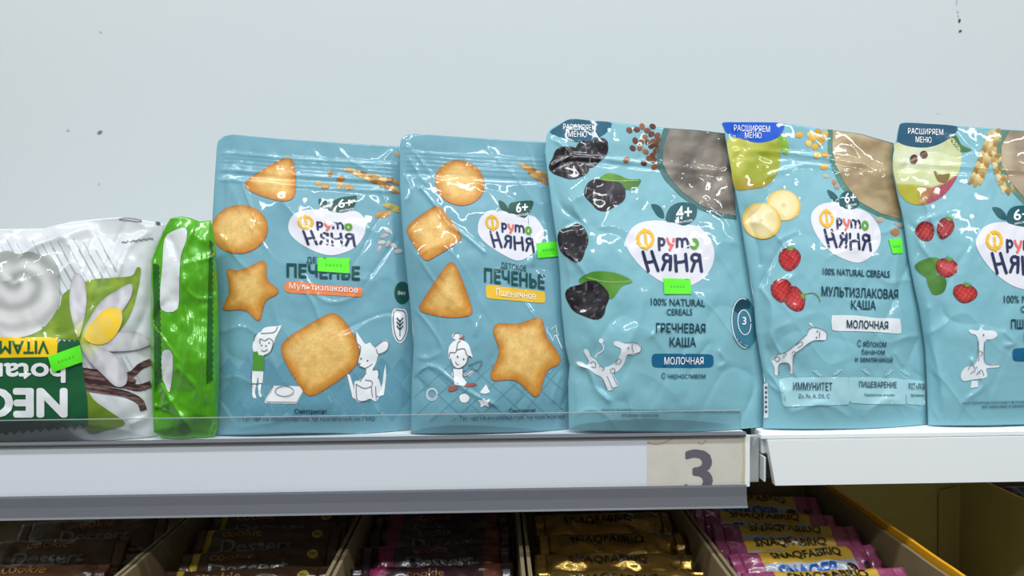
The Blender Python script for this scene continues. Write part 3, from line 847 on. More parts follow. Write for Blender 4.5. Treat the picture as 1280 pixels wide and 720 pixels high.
o = art('girl_drawing', p2, S2, [spline(c6([(200, 300), (205, 220), (250, 170), (300, 162), (360, 195), (388, 270), (395, 305), (360, 300), (345, 360), (290, 395), (240, 375), (210, 320)]), 5), ellipse(*c6([(268, 132)])[0], 6, 4.6),
     np.array(c6([(235, 400), (320, 400), (318, 470), (350, 510), (330, 540), (250, 530), (240, 470), (225, 450)])), np.array(c6([(320, 430), (360, 440), (400, 405), (412, 425), (370, 462), (325, 455)]))], F_PAPER, off=.0004, label='white line drawing of a girl')
art('red_shoes', o, S2, [spline(c6([(198, 560), (215, 540), (255, 545), (280, 560), (240, 580), (205, 580)]), 3), spline(c6([(330, 535), (370, 518), (435, 522), (400, 540), (345, 545)]), 3), np.array(c6([(275, 158), (330, 125), (325, 160), (300, 150)]))], film('shoe_red', (178, 92, 84)), off=.0007)
art('drawing_line', o, S2, [stroke(spline(c6(q), 4, False), .9) for q in ([(205, 300), (215, 265), (260, 262), (275, 190), (300, 168)], [(262, 245), (330, 235), (350, 285), (388, 300)], [(258, 340), (268, 362), (285, 365)], [(215, 310), (240, 375), (290, 395), (345, 355), (358, 300)], [(325, 435), (360, 450), (405, 415)],
     [(235, 400), (240, 470)], [(320, 400), (318, 465)], [(360, 375), (470, 335), (440, 410), (375, 395)], [(240, 140), (250, 110), (290, 108), (295, 140)])] + [ellipse(*c6([q])[0], 1.1, 1.3, 0, 8) for q in ((275, 300), (325, 320))], F_LINE, off=.0009)
o = art('cookie_drawing', p2, S2, [spline(c6([(290, 640), (300, 612), (340, 605), (372, 635), (350, 672), (310, 672)]), 4), np.array(c6([(508, 525), (540, 590), (500, 605), (455, 595)])), spline(c6([(440, 655), (470, 655), (490, 640), (505, 655), (540, 650), (525, 680), (530, 710), (495, 700), (465, 715), (462, 685)]), 3)], F_PAPER, off=.0004)
art('drawing_line', o, S2, [ring(ellipse(*c6([(65, 608)])[0], 7, 7.5), .9), ring(ellipse(*c6([(65, 606)])[0], 5.5, 6), .8)] + [ring(np.array(c6([(1005, 60), (1040, 75), (1080, 45), (1085, 95), (1105, 125), (1065, 130), (1055, 170), (1030, 120), (1010, 100)])), .9), stroke(c6([(1080, 120), (1130, 235)]), 1.4)], F_PAPER, off=.0005)
text('footnote', p2, S2, 'Смотрите!', 653, 514, 33, 6.8, F_TXT, bold=.02, ang=-1)
text('footnote', p2, S2, 'Тут нет ни консервантов, ни красителей', 640, 522, 132, 6.6, F_TXT, bold=-.002, ang=-1)
sticker(p2, k2, [(670.6, 304), (699.7, 301), (700.3, 320), (672, 322.8)])

# ================================================================== porridge pouches
GP = 'pale blue porridge pouches'
GPOR = [(0, .55), (.08, .82), (.3, 1), (.6, .8), (.8, .34), (.88, .12), (1, .02)]
def tag(p, pk, poly, rgb, t1, t2, ang):
    o = art('corner_tag', p, pk.S, poly, film('tag_%d_%d_%d' % rgb, rgb), off=.0004, res=4, label='coloured corner tag with white lettering')
    text('tag_text', o, pk.S, 'РАСШИРЯЕМ', *t1, F_PAPER, off=.0010, ang=ang, bold=.008)
    text('tag_text', o, pk.S, 'МЕНЮ', *t2, F_PAPER, off=.0010, ang=ang, bold=.008)

def bowl(p, pk, rim, fill, c0, c1, rimc, seed):
    o = art('bowl_picture', p, pk.S, rim, film('bowl_rim_%d' % seed, rimc), off=.0003, res=4)
    def col(x, y):
        n = fbm(x / 26 + .4 * fbm(x / 30, y / 30, seed, 2), y / 15, seed, 3)
        return cmix(lin(c0), lin(c1), np.clip(.5 + n * 2.0, 0, 1))
    art('porridge', o, pk.S, fill, F_ATTR, off=.0006, res=3, color=col)

def giraffe(p, pk, polys, lines, dots):
    o = art('giraffe_drawing', p, pk.S, polys, film('drawing_white', (222, 226, 232)), off=.0004, res=4, label='white line drawing of a giraffe')
    art('drawing_line', o, pk.S, [stroke(spline(q, 4, False), .7) for q in lines] + [ellipse(x, y, .9, 1.2, 0, 8) for x, y in dots], F_LINE, off=.0010, res=4)

# ---- prunes
k3 = Pack(left=[(686, 162), (683, 170), (681, 190), (684.6, 219), (690, 262), (696, 300), (700, 345), (702, 390), (707, 435), (712, 457), (710, 478), (710.5, 510), (711, 538)],
          right=[(909, 168), (913, 190), (921, 240), (930, 300), (938, 350), (946, 400), (951, 440), (957, 490), (957, 537)],
          top=[(686, 162), (700, 154.5), (713.7, 148.5), (765, 152.5), (833, 160), (909, 168)], bottom=[(711, 538), (790, 540), (860, 540.5), (957, 537)],
          yaw=3.5, lean=11.5, T=0.021, wr=1.15, seed=31, foot=(820, 540), g=GPOR,
          zips=[(47, 2.5, .0009), (53, 2, -.0006)],
          creases=[([(686, 215), (700, 255), (722, 275)], 4, -.0015), ([(712, 455), (735, 462), (745, 485), (760, 500)], 4, .0022), ([(700, 300), (712, 350), (706, 400)], 5, .0015), ([(815, 420), (826, 410), (836, 412)], 3, .0012),
                   ([(900, 440), (908, 452), (900, 458)], 3, .0014), ([(860, 470), (870, 450), (885, 430)], 3, -.001), ([(720, 480), (722, 530)], 4, .0012), ([(880, 250), (905, 270), (920, 300)], 6, .0016), ([(805, 365), (800, 400), (780, 440)], 7, .0016)])
p3 = pouch('porridge_pouch', 'pale blue buckwheat porridge pouch pictured with dark prunes', GP, k3, F_AQUA)
S3 = k3.S
r6 = lambda pts: cv(pts, 670, 140, 3.4286)
r7 = lambda pts: cv(pts, 670, 340, 3.271)
bowl(p3, k3, np.array(r6([(548, 68), (700, 78), (816, 92), (818, 110), (832, 210), (846, 300), (860, 462), (790, 452), (700, 418), (615, 358), (553, 293), (520, 235), (515, 160)])),
     np.array(r6([(572, 72), (700, 82), (814, 96), (830, 215), (845, 310), (858, 445), (790, 434), (700, 396), (625, 340), (572, 280), (543, 220), (545, 150)])), (92, 84, 78), (156, 146, 134), (70, 110, 108), 5)
tag(p3, k3, spline(r6([(62, 82), (100, 55), (150, 30), (240, 38), (323, 46), (300, 88), (245, 120), (180, 128), (120, 112), (75, 95)]), 4), (8, 84, 112), (724.5, 159, 41, 7.5), (722, 167.5, 23, 7.5), 2)
buck = []
rnd = random.Random(4)
for (x, y) in [(400, 78), (432, 75), (455, 62), (500, 62), (478, 80), (425, 122), (465, 108), (495, 95), (520, 100), (415, 155), (445, 152), (480, 130), (505, 125), (525, 120), (470, 170), (495, 145), (515, 165), (500, 185), (388, 205), (462, 218), (485, 200), (505, 205), (508, 235), (520, 140), (450, 130)]:
    q = r6([(x, y)])[0]; buck.append((q[0], q[1], 4.3, 3.4, rnd.uniform(0, 180)))
grain_set(p3, k3, buck, [(120, 66, 40), (88, 48, 30), (150, 92, 56), (102, 56, 36)], name='buckwheat_picture')
leaf(p3, k3, spline(r6([(270, 285), (310, 262), (350, 268), (400, 288), (450, 290), (430, 325), (385, 333), (340, 310), (290, 300)]), 4), vein=r6([(285, 288), (350, 295), (440, 293)]))
prune(p3, k3, *r6([(140, 220)])[0], 24, 20, 20, 1); prune(p3, k3, *r6([(238, 170)])[0], 22, 17, -25, 2); prune(p3, k3, *r6([(295, 352)])[0], 26, 19, 5, 3)
prune(p3, k3, *r6([(160, 558)])[0], 19, 23, 0, 4)
leaf(p3, k3, spline(r7([(175, 40), (215, 5), (260, -3), (330, 5), (395, 38), (350, 60), (310, 110), (270, 90)]), 4), c0=(70, 130, 44), c1=(96, 150, 60), vein=r7([(200, 20), (290, 40), (390, 38)]))
prune(p3, k3, *r7([(214, 112)])[0], 27, 23, 15, 5)
logo(p3, k3, 837.5, 317, 111, 83, 0, None, '4+', spline(cv([(318, 190), (318, 140), (350, 80), (410, 50), (480, 50), (540, 72), (548, 120), (530, 172), (480, 212), (440, 220), (380, 200)], 780, 245, 6), 4),
     spline(cv([(205, 62), (260, 70), (295, 115), (300, 165), (255, 150), (225, 110)], 780, 245, 6), 4), (845, 257, 865, 274), 1)
text('quality_text', p3, S3, '100% NATURAL', 847.5, 378, 68, 9, F_TXT, bold=.012, ang=1.5)
text('quality_text', p3, S3, 'CEREALS', 849.5, 390, 32, 8, F_TXT, bold=.012)
text('title', p3, S3, 'ГРЕЧНЕВАЯ', 851, 410, 62, 12, F_TXT, bold=.02, ang=1)
text('title', p3, S3, 'КАША', 853.5, 427.5, 33, 12, F_TXT, bold=.02)
o = art('flavour_band', p3, S3, chaikin([(815, 445), (817, 442.5), (822, 442), (886, 442.5), (891, 444), (892, 448), (892, 455), (890, 458.5), (884, 459.5), (822, 459.5), (816, 458), (814.6, 453)], 2), film('band_blue', (22, 96, 134)), off=.0004, label='dark blue flavour band')
text('flavour_text', o, S3, 'МОЛОЧНАЯ', 855, 451, 49, 9.5, F_PAPER, off=.0010, bold=.01)
text('flavour_text', p3, S3, 'С черносливом', 854.5, 470.5, 55, 9, F_TXT, bold=.006)
text('footnote', p3, S3, 'КАША ИЗ ГРЕЧНЕВОЙ МУКИ МОЛОЧНАЯ С ЧЕРНОСЛИВОМ БЫСТРОРАСТВОРИМАЯ, ОБОГАЩЕННАЯ', 838, 513.5, 172, 4.4, F_TXT, ang=1)
text('footnote', p3, S3, 'ВИТАМИНАМИ И МИНЕРАЛАМИ', 800, 519, 46, 3.6, F_TXT)
o = art('round_mark', p3, S3, [ellipse(930.5, 404, 16.5, 32, -5)], film('mark_teal', (60, 120, 142)), off=.0004)
art('mark_ring', o, S3, [stroke(np.array([q for q in ellipse(930.5, 404, 15.5, 31, -5) if q[0] < 934]), 1.1), ring(ellipse(930.5, 403, 8, 15.5, -5), 1)], F_PAPER, off=.0010, res=3)
art('mark_band', o, S3, spline([(917, 385), (921, 376), (930, 372), (937, 376), (937, 385), (929, 386), (922, 391)], 3), F_TXT, off=.0007)
text('mark_number', o, S3, '3', 930.5, 401, 5, 10, F_PAPER, off=.0009, bold=.02)
g7 = lambda pts: cv(pts, 700, 420, 9)
giraffe(p3, k3, [spline(g7([(185, 290), (235, 290), (300, 325), (330, 295), (295, 225), (265, 165), (285, 145), (320, 165), (350, 235), (400, 265), (440, 330), (490, 355), (560, 335), (620, 300), (665, 230), (690, 150), (640, 120), (605, 95), (615, 60), (670, 62), (700, 80), (740, 72), (830, 80), (900, 95), (915, 135), (890, 185), (820, 215), (760, 210), (740, 255), (720, 310), (660, 390), (600, 430), (660, 550), (610, 580), (590, 575), (600, 600), (540, 615), (500, 540), (470, 465), (400, 430), (320, 370), (230, 340), (190, 310)]), 3),
     stroke(spline(g7([(395, 245), (420, 205), (480, 165), (490, 120), (470, 80)]), 5, False), 1.6), ellipse(*g7([(462, 55)])[0], 3, 3)],
    [g7(q) for q in ([(340, 310), (365, 285), (400, 310), (395, 350), (350, 345)], [(440, 350), (460, 340), (500, 365), (470, 385)], [(560, 385), (600, 360), (620, 390), (590, 420), (565, 400)], [(620, 310), (660, 255), (690, 280), (670, 310), (625, 315)], [(815, 90), (812, 140), (830, 180)], [(720, 75), (830, 78), (905, 110), (900, 180), (760, 210)], [(530, 450), (590, 590)], [(480, 480), (530, 600)], [(590, 440), (650, 555)])], g7([(770, 137)]))
sticker(p3, k3, [(829, 347.6), (863, 348.6), (864.4, 367.5), (830.5, 367.5)])

# ---- pear, banana and strawberry
k4 = Pack(left=[(903, 153), (906, 168), (910, 192), (918, 233), (926.5, 280), (934, 327), (941, 365), (945, 416), (951, 450), (956, 475), (955, 500), (953.5, 536)],
          right=[(1117, 179), (1119, 200), (1130, 245), (1138, 300), (1146, 350), (1153, 401), (1160, 447), (1163, 493), (1163, 534)],
          top=[(903, 153), (940, 152.5), (979, 154), (1036, 162), (1076.6, 168), (1117, 179)], bottom=[(953.5, 536), (1010, 536.5), (1080, 536), (1163, 534)],
          yaw=4, lean=12, T=0.020, wr=1.15, seed=47, foot=(1050, 536), g=GPOR,
          zips=[(36, 2.5, .0009), (44, 2, -.0005)],
          creases=[([(955, 460), (975, 485), (985, 510)], 4, .002), ([(1120, 442), (1128, 455)], 3, .0016), ([(928, 262), (945, 300), (950, 330)], 4, -.0014), ([(975, 300), (995, 290)], 3, .001), ([(950, 360), (965, 385), (960, 430)], 5, .0014),
                   ([(990, 515), (1030, 505), (1060, 520)], 4, .0016), ([(1080, 520), (1110, 500), (1150, 515)], 4, .0016), ([(1125, 300), (1120, 360), (1135, 420)], 6, .0016), ([(960, 220), (1010, 205), (1060, 215)], 4, .001)])
p4 = pouch('porridge_pouch', 'pale blue multigrain porridge pouch pictured with pear, banana and strawberries', GP, k4, F_AQUA)
S4 = k4.S
q1 = lambda pts: cv(pts, 890, 140, 3.4286)
q2 = lambda pts: cv(pts, 900, 340, 3.274)
bowl(p4, k4, np.array(q1([(496, 74), (640, 94), (778, 134), (772, 200), (790, 270), (803, 350), (812, 474), (720, 450), (620, 400), (550, 318), (512, 235), (496, 165)])),
     np.array(q1([(518, 78), (640, 97), (776, 138), (770, 200), (788, 272), (801, 352), (809, 458), (722, 434), (632, 384), (568, 306), (530, 225), (516, 160)])), (150, 128, 92), (196, 176, 138), (78, 128, 118), 15)
poly = spline(q1([(66, 120), (120, 112), (200, 118), (285, 115), (292, 200), (280, 260), (235, 315), (170, 330), (110, 335), (92, 310), (80, 230)]), 4)
leaf(p4, k4, spline(q1([(275, 110), (300, 85), (325, 130), (325, 182), (295, 165)]), 4), c0=(116, 164, 52), c1=(140, 180, 60))
def pear(x, y):
    n = fbm(x / 14, y / 14, 8, 3)
    c = cmix(lin((150, 160, 34)), lin((206, 204, 96)), np.clip(1.1 - (y - 170) / 55 - (x - 915) / 90 + n, 0, 1))
    return cmix(c, lin((170, 120, 44)), np.clip((y - 218) / 16 + n, 0, 1) * .6)
art('pear_picture', p4, S4, poly, F_ATTR, off=.0003, res=2.5, color=pear)
tag(p4, k4, spline(q1([(46, 46), (120, 44), (220, 44), (304, 50), (302, 85), (270, 116), (200, 132), (130, 116), (75, 95), (55, 75)]), 4), (12, 84, 200), (940, 160.5, 45, 8), (941.5, 168.8, 21, 7.5), 2)
grain_set(p4, k4, [(*q1([(x, y)])[0], 4.6, 3.8, 20 * i) for i, (x, y) in enumerate([(375, 98), (422, 98), (455, 85), (488, 95), (415, 135), (465, 130), (442, 150), (452, 185), (485, 182), (480, 235), (450, 102), (470, 115), (430, 115)])], [(226, 176, 66), (238, 198, 110), (204, 150, 50)], name='corn_picture')
grain_set(p4, k4, [(*q1([(x, y)])[0], a, b, t) for x, y, a, b, t in [(490, 275, 4, 2.4, 10), (525, 302, 4, 3, 60), (535, 322, 4, 2.6, 30), (720, 462, 6, 3.6, 0), (785, 515, 6, 5, 20), (800, 485, 7, 2.6, 30)]], [(190, 176, 150), (176, 130, 80), (160, 150, 138)])
def ban(cx, cy, r):
    def f(x, y):
        d = np.hypot(x - cx, y - cy) / r
        a = np.arctan2(y - cy, x - cx)
        c = cmix(lin((240, 226, 178)), lin((232, 208, 138)), np.clip(d * 1.1 - .2 + .12 * np.cos(a * 3), 0, 1))
        c = cmix(c, lin((226, 182, 62)), np.clip((d - .8) * 8, 0, 1))
        return cmix(c, lin((186, 150, 90)), np.clip(.2 - d, 0, 1) * 3)
    return f
for cx, cy, rx, ry in ((979.5, 256.5, 21.5, 19), (952, 276, 24.5, 22.5)):
    art('banana_picture', p4, S4, ellipse(cx, cy, rx, ry, 20), F_ATTR, off=.0004 if cx > 960 else .0006, res=2, color=ban(cx, cy, rx))
logo(p4, k4, 1057.5, 291, 87, 74, .07, np.array(spline(q1([(424, 458), (438, 418), (478, 392), (540, 388), (610, 410), (662, 428), (708, 478), (724, 540), (706, 592), (672, 626), (628, 646), (570, 632), (500, 592), (446, 524)]), 5)),
     '6+', spline(q1([(546, 395), (548, 365), (565, 342), (600, 340), (635, 346), (634, 385), (620, 410), (590, 418), (556, 408)]), 4), spline(q1([(495, 333), (522, 345), (540, 368), (538, 386), (515, 374), (500, 352)]), 4), (1056, 240.5, 1070, 253.5), 1)
text('quality_text', p4, S4, '100% NATURAL CEREALS', 1070.5, 341, 84, 8.5, F_TXT, bold=.02, ang=2.5)
text('title', p4, S4, 'МУЛЬТИЗЛАКОВАЯ', 1075, 365.8, 96, 12.5, F_TXT, bold=.02, ang=2.5)
text('title', p4, S4, 'КАША', 1079.5, 381, 31, 11.5, F_TXT, bold=.02, ang=1.5)
o = art('flavour_band', p4, S4, spline(q2([(458, 182), (470, 177), (560, 178), (640, 188), (728, 190), (738, 205), (742, 240), (730, 252), (650, 246), (540, 242), (470, 240), (458, 225)]), 4), film('band_pale', (222, 226, 230)), off=.0004, label='white flavour band')
text('flavour_text', o, S4, 'МОЛОЧНАЯ', 1084.5, 405.8, 52, 10.5, F_TXT, off=.0010, bold=.02, ang=2)
text('flavour_text', p4, S4, 'С яблоком', 1090, 429.5, 36, 9, F_TXT, bold=.006, ang=1)
text('flavour_text', p4, S4, 'бананом', 1091.5, 439.5, 29, 7.5, F_TXT, bold=.006)
text('flavour_text', p4, S4, 'и земляникой', 1092.5, 448.8, 47, 8, F_TXT, bold=.006, ang=1)
PANEL = film('panel_pale', (164, 208, 218))
for pts, t1, t2 in ((q2([(240, 440), (262, 433), (520, 430), (528, 436), (530, 535), (522, 543), (265, 552), (255, 540)]), ('ИММУНИТЕТ', 1016, 483, 49, 10), ('Zn, Fe, A, D3, C', 1017.5, 495.5, 39, 6)),
                    (q2([(526, 436), (534, 430), (700, 432), (756, 440), (762, 450), (760, 538), (750, 542), (600, 540), (540, 536), (530, 528)]), ('ПИЩЕВАРЕНИЕ', 1097.5, 481.5, 47, 9), ('Пребиотик инулин', 1099.5, 494, 38, 4.6)),
                    (q2([(757, 442), (765, 438), (830, 446), (838, 452), (840, 545), (832, 546), (768, 540), (764, 532)]), ('РОСТ и РАЗВ', 1146, 483, 20, 8), ('Витамины', 1147, 494, 16, 4))):
    o = art('benefit_panel', p4, S4, np.array(pts), PANEL, off=.0004, label='pale panel naming a benefit')
    text('panel_text', o, S4, *t1, F_TXT, off=.0010, bold=.008, ang=1); text('panel_text', o, S4, *t2, F_TXT, off=.0010)
spr = []
for bx, by, d in ((1026, 471, -1), (1042, 470, 1), (1087, 469, -1), (1107, 470, 1), (1136, 470, -1)):
    spr += [stroke([(bx, by), (bx + d * 9, by - 8)], .8)] + [ellipse(bx + d * (2 + k * 2.6) + e * 1.6, by - 2.5 - k * 2.2, 2.2, .9, -45 * d + 40 * e, 10) for k in range(3) for e in (-1, 1)]
art('sprig_print', p4, S4, spr, PANEL, off=.0005, res=3)
berry(p4, k4, 987, 324, 14, 15, 5, 1); berry(p4, k4, 977, 363, 13.5, 15, -10, 2, leafy=False); berry(p4, k4, 993, 374, 16.5, 12.5, 70, 3)
art('berry_stem', p4, S4, stroke(spline([(1005, 368), (1016, 366), (1023, 371), (1025, 377)], 5, False), 1.1), film('leaf_green', (108, 146, 62)), off=.0006)
g8 = lambda pts: cv(pts, 950, 390, 5.818)
giraffe(p4, k4, [spline(g8([(80, 350), (120, 310), (190, 290), (260, 235), (345, 160), (355, 125), (385, 110), (355, 85), (375, 80), (392, 115), (440, 120), (480, 145), (490, 180), (465, 208), (420, 205), (375, 215), (300, 270), (245, 320), (245, 440), (215, 440), (210, 375), (140, 380), (130, 455), (108, 455), (105, 400)]), 3)],
    [g8(q) for q in ([(85, 350), (125, 310), (190, 290), (260, 235), (345, 160)], [(470, 205), (420, 205), (375, 215), (300, 270), (245, 320), (240, 440)], [(138, 450), (140, 380), (210, 375), (218, 430)], [(105, 340), (125, 325), (145, 340), (125, 360), (105, 340)], [(160, 300), (190, 300), (185, 318), (165, 315)], [(260, 240), (300, 215), (310, 235), (275, 260)], [(230, 300), (250, 285), (255, 310), (235, 318)], [(350, 130), (385, 112), (440, 122), (485, 150), (485, 195)], [(435, 140), (432, 190)])], g8([(418, 140), (412, 185)]))
o = art('side_label', p4, S4, np.array([(954.6, 480), (960, 479), (960.5, 522), (955, 523)]), film('label_white', (216, 222, 226)), off=.0006)
art('label_ink', o, S4, [np.array([(956, 483 + 6 * k), (959, 483 + 6 * k), (959, 486 + 6 * k), (956, 486 + 6 * k)]) for k in range(6)], F_LINE, off=.0009)
sticker(p4, k4, [(1110.8, 299), (1127.2, 297.5), (1129, 316.5), (1116, 317)])

# ---- apple and raspberry
k5 = Pack(left=[(1129, 153), (1124.5, 155), (1122, 161), (1120, 175), (1115.5, 198), (1116, 215), (1122, 245), (1129, 275), (1136, 325), (1143, 360), (1149, 386), (1156, 432), (1158.5, 480), (1160, 532)],
          right=[(1338, 167), (1345, 250), (1352, 340), (1362, 430), (1370, 490), (1368, 527)],
          top=[(1129, 153), (1160, 154.5), (1196, 157.5), (1280, 163), (1338, 167)], bottom=[(1160, 532), (1230, 532), (1300, 530), (1368, 527)],
          yaw=3.5, lean=12, T=0.021, wr=1.0, seed=61, foot=(1265, 532), g=GPOR,
          zips=[(50, 2.5, .0009), (58, 2, -.0006)],
          creases=[([(1156, 252), (1165, 275), (1178, 295)], 5, .0018), ([(1160, 385), (1150, 400)], 4, .0014), ([(1210, 498), (1230, 480), (1215, 450)], 3, .0014), ([(1160, 420), (1175, 470), (1180, 520)], 5, .0016), ([(1255, 415), (1268, 428), (1258, 432)], 3, .0014), ([(1195, 525), (1205, 505)], 4, .0014)])
p5 = pouch('porridge_pouch', 'pale blue wheat porridge pouch pictured with apple and raspberries, cut by the right edge', GP, k5, F_AQUA)
S5 = k5.S
q3 = lambda pts: cv(pts, 1100, 140, 3.4286)
q4 = lambda pts: cv(pts, 1100, 340, 3.272)
bowl(p5, k5, np.array(q3([(520, 76), (620, 82), (800, 92), (800, 470), (720, 450), (620, 400), (545, 320), (505, 230), (500, 150)])),
     np.array(q3([(555, 80), (620, 84), (798, 95), (798, 452), (722, 434), (630, 380), (560, 300), (522, 225), (520, 150)])), (138, 118, 98), (184, 164, 138), (92, 130, 112), 25)
leaf(p5, k5, spline(q3([(290, 95), (325, 98), (350, 140), (392, 162), (350, 172), (320, 150)]), 4), c0=(48, 92, 48), c1=(84, 130, 62))
ap = spline(q3([(56, 240), (60, 170), (80, 125), (200, 100), (300, 105), (340, 150), (348, 210), (325, 290), (270, 360), (200, 395), (130, 392), (85, 350), (68, 300)]), 4)
def apple(x, y):
    n = fbm(x / 12, y / 12, 4, 2)
    edge = np.interp(x, [1115, 1135, 1165, 1180, 1200], [228, 229, 233, 228, 214])
    skin = np.clip((y - edge) / 2.5, 0, 1)
    sk = cmix(lin((176, 170, 50)), lin((158, 62, 78)), np.clip((x - 1142) / 24 + n, 0, 1))
    fl = cmix(lin((222, 226, 196)), lin((200, 206, 150)), np.clip(np.hypot((x - 1150) / 30, (y - 195) / 18) - .4 + n, 0, 1))
    return cmix(fl, sk, skin)
o = art('apple_picture', p5, S5, ap, F_ATTR, off=.0003, res=2, color=apple)
art('apple_seeds', o, S5, [ellipse(*q3([(145, 202)])[0], 5, 6, 20), ellipse(*q3([(188, 183)])[0], 5, 5, -20)], film('seed_brown', (92, 56, 34)), off=.0006, res=3)
art('apple_core', o, S5, spline(q3([(232, 252), (262, 268), (300, 265), (285, 300), (255, 300), (240, 280)]), 4), film('core_olive', (124, 98, 40)), off=.0006, res=3)
tag(p5, k5, spline(q3([(74, 118), (82, 70), (98, 47), (200, 50), (332, 62), (315, 95), (270, 130), (200, 152), (120, 146), (76, 128)]), 4), (8, 78, 108), (1157, 164.3, 44, 7.5), (1154.5, 174.5, 20, 7.5), 2)
ears = []
for k in range(10):
    f = k / 9
    for base, e in ((q3([(492 - 80 * f, 98 + 205 * f)])[0], 108), (q3([(500 + 60 * f * f - 12 * f, 112 + 225 * f)])[0], 78)):
        for sd in (-1, 0, 1):
            ears.append((base[0] + sd * 5.2, base[1] - abs(sd) * 2.5, 6.2, 2.9, e - sd * 26))
grain_set(p5, k5, ears, [(206, 178, 112), (184, 150, 84), (160, 122, 62), (222, 200, 142)], name='wheat_picture')
berry(p5, k5, *q3([(195, 512)])[0], 12, 12.5, -30, 4, (176, 48, 54), False); berry(p5, k5, *q3([(280, 498)])[0], 10.5, 14, 20, 5, (160, 40, 48), True)
leaf(p5, k5, spline(q3([(148, 660), (180, 635), (235, 622), (262, 640), (245, 690), (215, 715), (170, 690)]), 4), c0=(70, 120, 50), c1=(96, 146, 66))
leaf(p5, k5, spline(q4([(190, 20), (230, 10), (270, 30), (262, 80), (215, 90)]), 4), c0=(84, 136, 56), c1=(64, 112, 46))
berry(p5, k5, *q3([(286, 668)])[0], 14.5, 12, 15, 6, (190, 70, 74), True); berry(p5, k5, *q4([(348, 88)])[0], 15.5, 12, 12, 7, (190, 52, 48), True)
logo(p5, k5, 1272, 320, 104, 84, .03, None, '6+', spline(q3([(545, 470), (548, 430), (575, 405), (640, 400), (700, 410), (705, 450), (680, 490), (620, 492), (570, 482)]), 4), spline(q3([(482, 408), (515, 412), (540, 440), (540, 462), (510, 452), (492, 430)]), 4), (1267, 261, 1288, 275), 1)
text('quality_text', p5, S5, '100% NATURAL', 1288, 374, 66, 9.5, F_TXT, bold=.012)
text('quality_text', p5, S5, 'CEREALS', 1292, 386.5, 32, 8, F_TXT, bold=.012)
text('title', p5, S5, 'ПШЕНИЧНАЯ', 1295, 405, 62, 12, F_TXT, bold=.02)
text('title', p5, S5, 'КАША', 1297, 422, 33, 12, F_TXT, bold=.02)
art('flavour_band', p5, S5, chaikin([(1265.5, 438), (1270, 434.5), (1340, 434.5), (1345, 438), (1345, 450), (1340, 452), (1270, 452), (1266, 449)], 2), film('band_blue', (22, 96, 134)), off=.0004, label='dark blue flavour band')
text('footnote', p5, S5, 'КАША ПШЕНИЧНАЯ МОЛОЧНАЯ С ЯБЛОКОМ И МАЛИНОЙ', 1254, 502.5, 102, 4.2, F_TXT, ang=-1)
text('footnote', p5, S5, 'ВИТАМИНАМИ И МИНЕРАЛАМИ', 1262, 508, 68, 3.6, F_TXT, ang=-1)
giraffe(p5, k5, [spline(q4([(365, 235), (400, 240), (412, 222), (425, 238), (465, 240), (480, 258), (460, 275), (428, 285), (430, 370), (480, 376), (484, 390), (435, 395), (438, 430), (380, 440), (340, 445), (330, 420), (350, 390), (395, 370), (400, 270), (370, 250)]), 3), np.array(q4([(375, 445), (400, 445), (402, 470), (370, 475)]))],
    [q4(q) for q in ([(400, 320), (420, 330), (410, 345)], [(360, 400), (375, 380), (390, 400), (370, 415)], [(395, 420), (415, 400), (425, 425)], [(403, 280), (404, 365)], [(428, 285), (430, 370), (484, 378)])], q4([(424, 257)]))

# ================================================================== packs on the left
WPACK = mat('film_silver_white', (208, 212, 214), rough=0.3, coat=.4, coat_rough=.08, bump=.15, bscale=70)
w1 = lambda pts: cv(pts, 0, 250, 2.25)
kw = Pack(left=[(-95, 290), (-98, 400), (-95, 555)], right=[(206, 280), (203, 295), (196, 312), (193, 330), (195, 428), (193.5, 500), (193, 520), (200, 538), (197, 550)],
          top=[(-95, 290), (0, 286), (53, 285.5), (89, 276.7), (120, 273.5), (150, 271.5), (180, 275), (206, 280)], bottom=[(-95, 555), (0, 553), (100, 552), (160, 551), (197, 550)],
          yaw=4, lean=6, T=0.024, back=.02, wr=1.7, seed=83, foot=(60, 552.5), p=2.2, q=.7, ws=1.15,
          g=[(0, .5), (.06, .6), (.14, .75), (.45, 1), (.8, .6), (.93, .2), (1, .03)],
          creases=[([(20, 325), (35, 312), (60, 300), (110, 285)], 9, .004), ([(75, 290), (90, 320), (70, 345)], 7, .002), ([(145, 345), (160, 310), (185, 290)], 5, .002), ([(150, 330), (145, 360)], 3, .001), ([(165, 530), (185, 520), (192, 512)], 4, .002), ([(160, 545), (175, 535)], 4, -.0016)])
pw = thing('marshmallow_pack', 'white marshmallow pack with a vanilla flower, standing upside down at the left', 'pack', kw.base)
kw.body('film_bag', pw, WPACK, nu=130, nv=140)
SW = kw.S
ht = []
for k in range(46):
    x0 = -88 + k * 6.4; y0 = 296 + (k * 37 % 23)
    L = 40 + (k * 53 % 60)
    if x0 + L * .55 < 188: ht.append(stroke([(x0, y0), (x0 + L * .55, y0 + L)], .6))
for k in range(20):
    x0 = 60 + k * 6.5; y0 = 430 + (k * 29 % 30)
    L = 30 + (k * 41 % 40)
    if x0 + L * .55 < 186: ht.append(stroke([(x0, y0), (x0 + L * .55, y0 + L)], .6))
art('hatch_print', pw, SW, ht, film('hatch_grey', (150, 154, 157)), off=.00025, res=8)
def vleaf(x, y):
    n = fbm(x / 16, y / 12, 6, 2)
    return cmix(lin((112, 142, 44)), lin((160, 184, 70)), np.clip(.5 + n * 2 + (300 - y) / 200, 0, 1))
art('leaf_picture', pw, SW, spline(w1([(40, 382), (110, 352), (165, 305), (180, 262), (250, 226), (330, 218), (372, 212), (385, 190), (396, 200), (380, 285), (350, 352), (300, 392), (235, 396), (140, 388)]), 4), F_ATTR, off=.0004, res=4, color=vleaf)
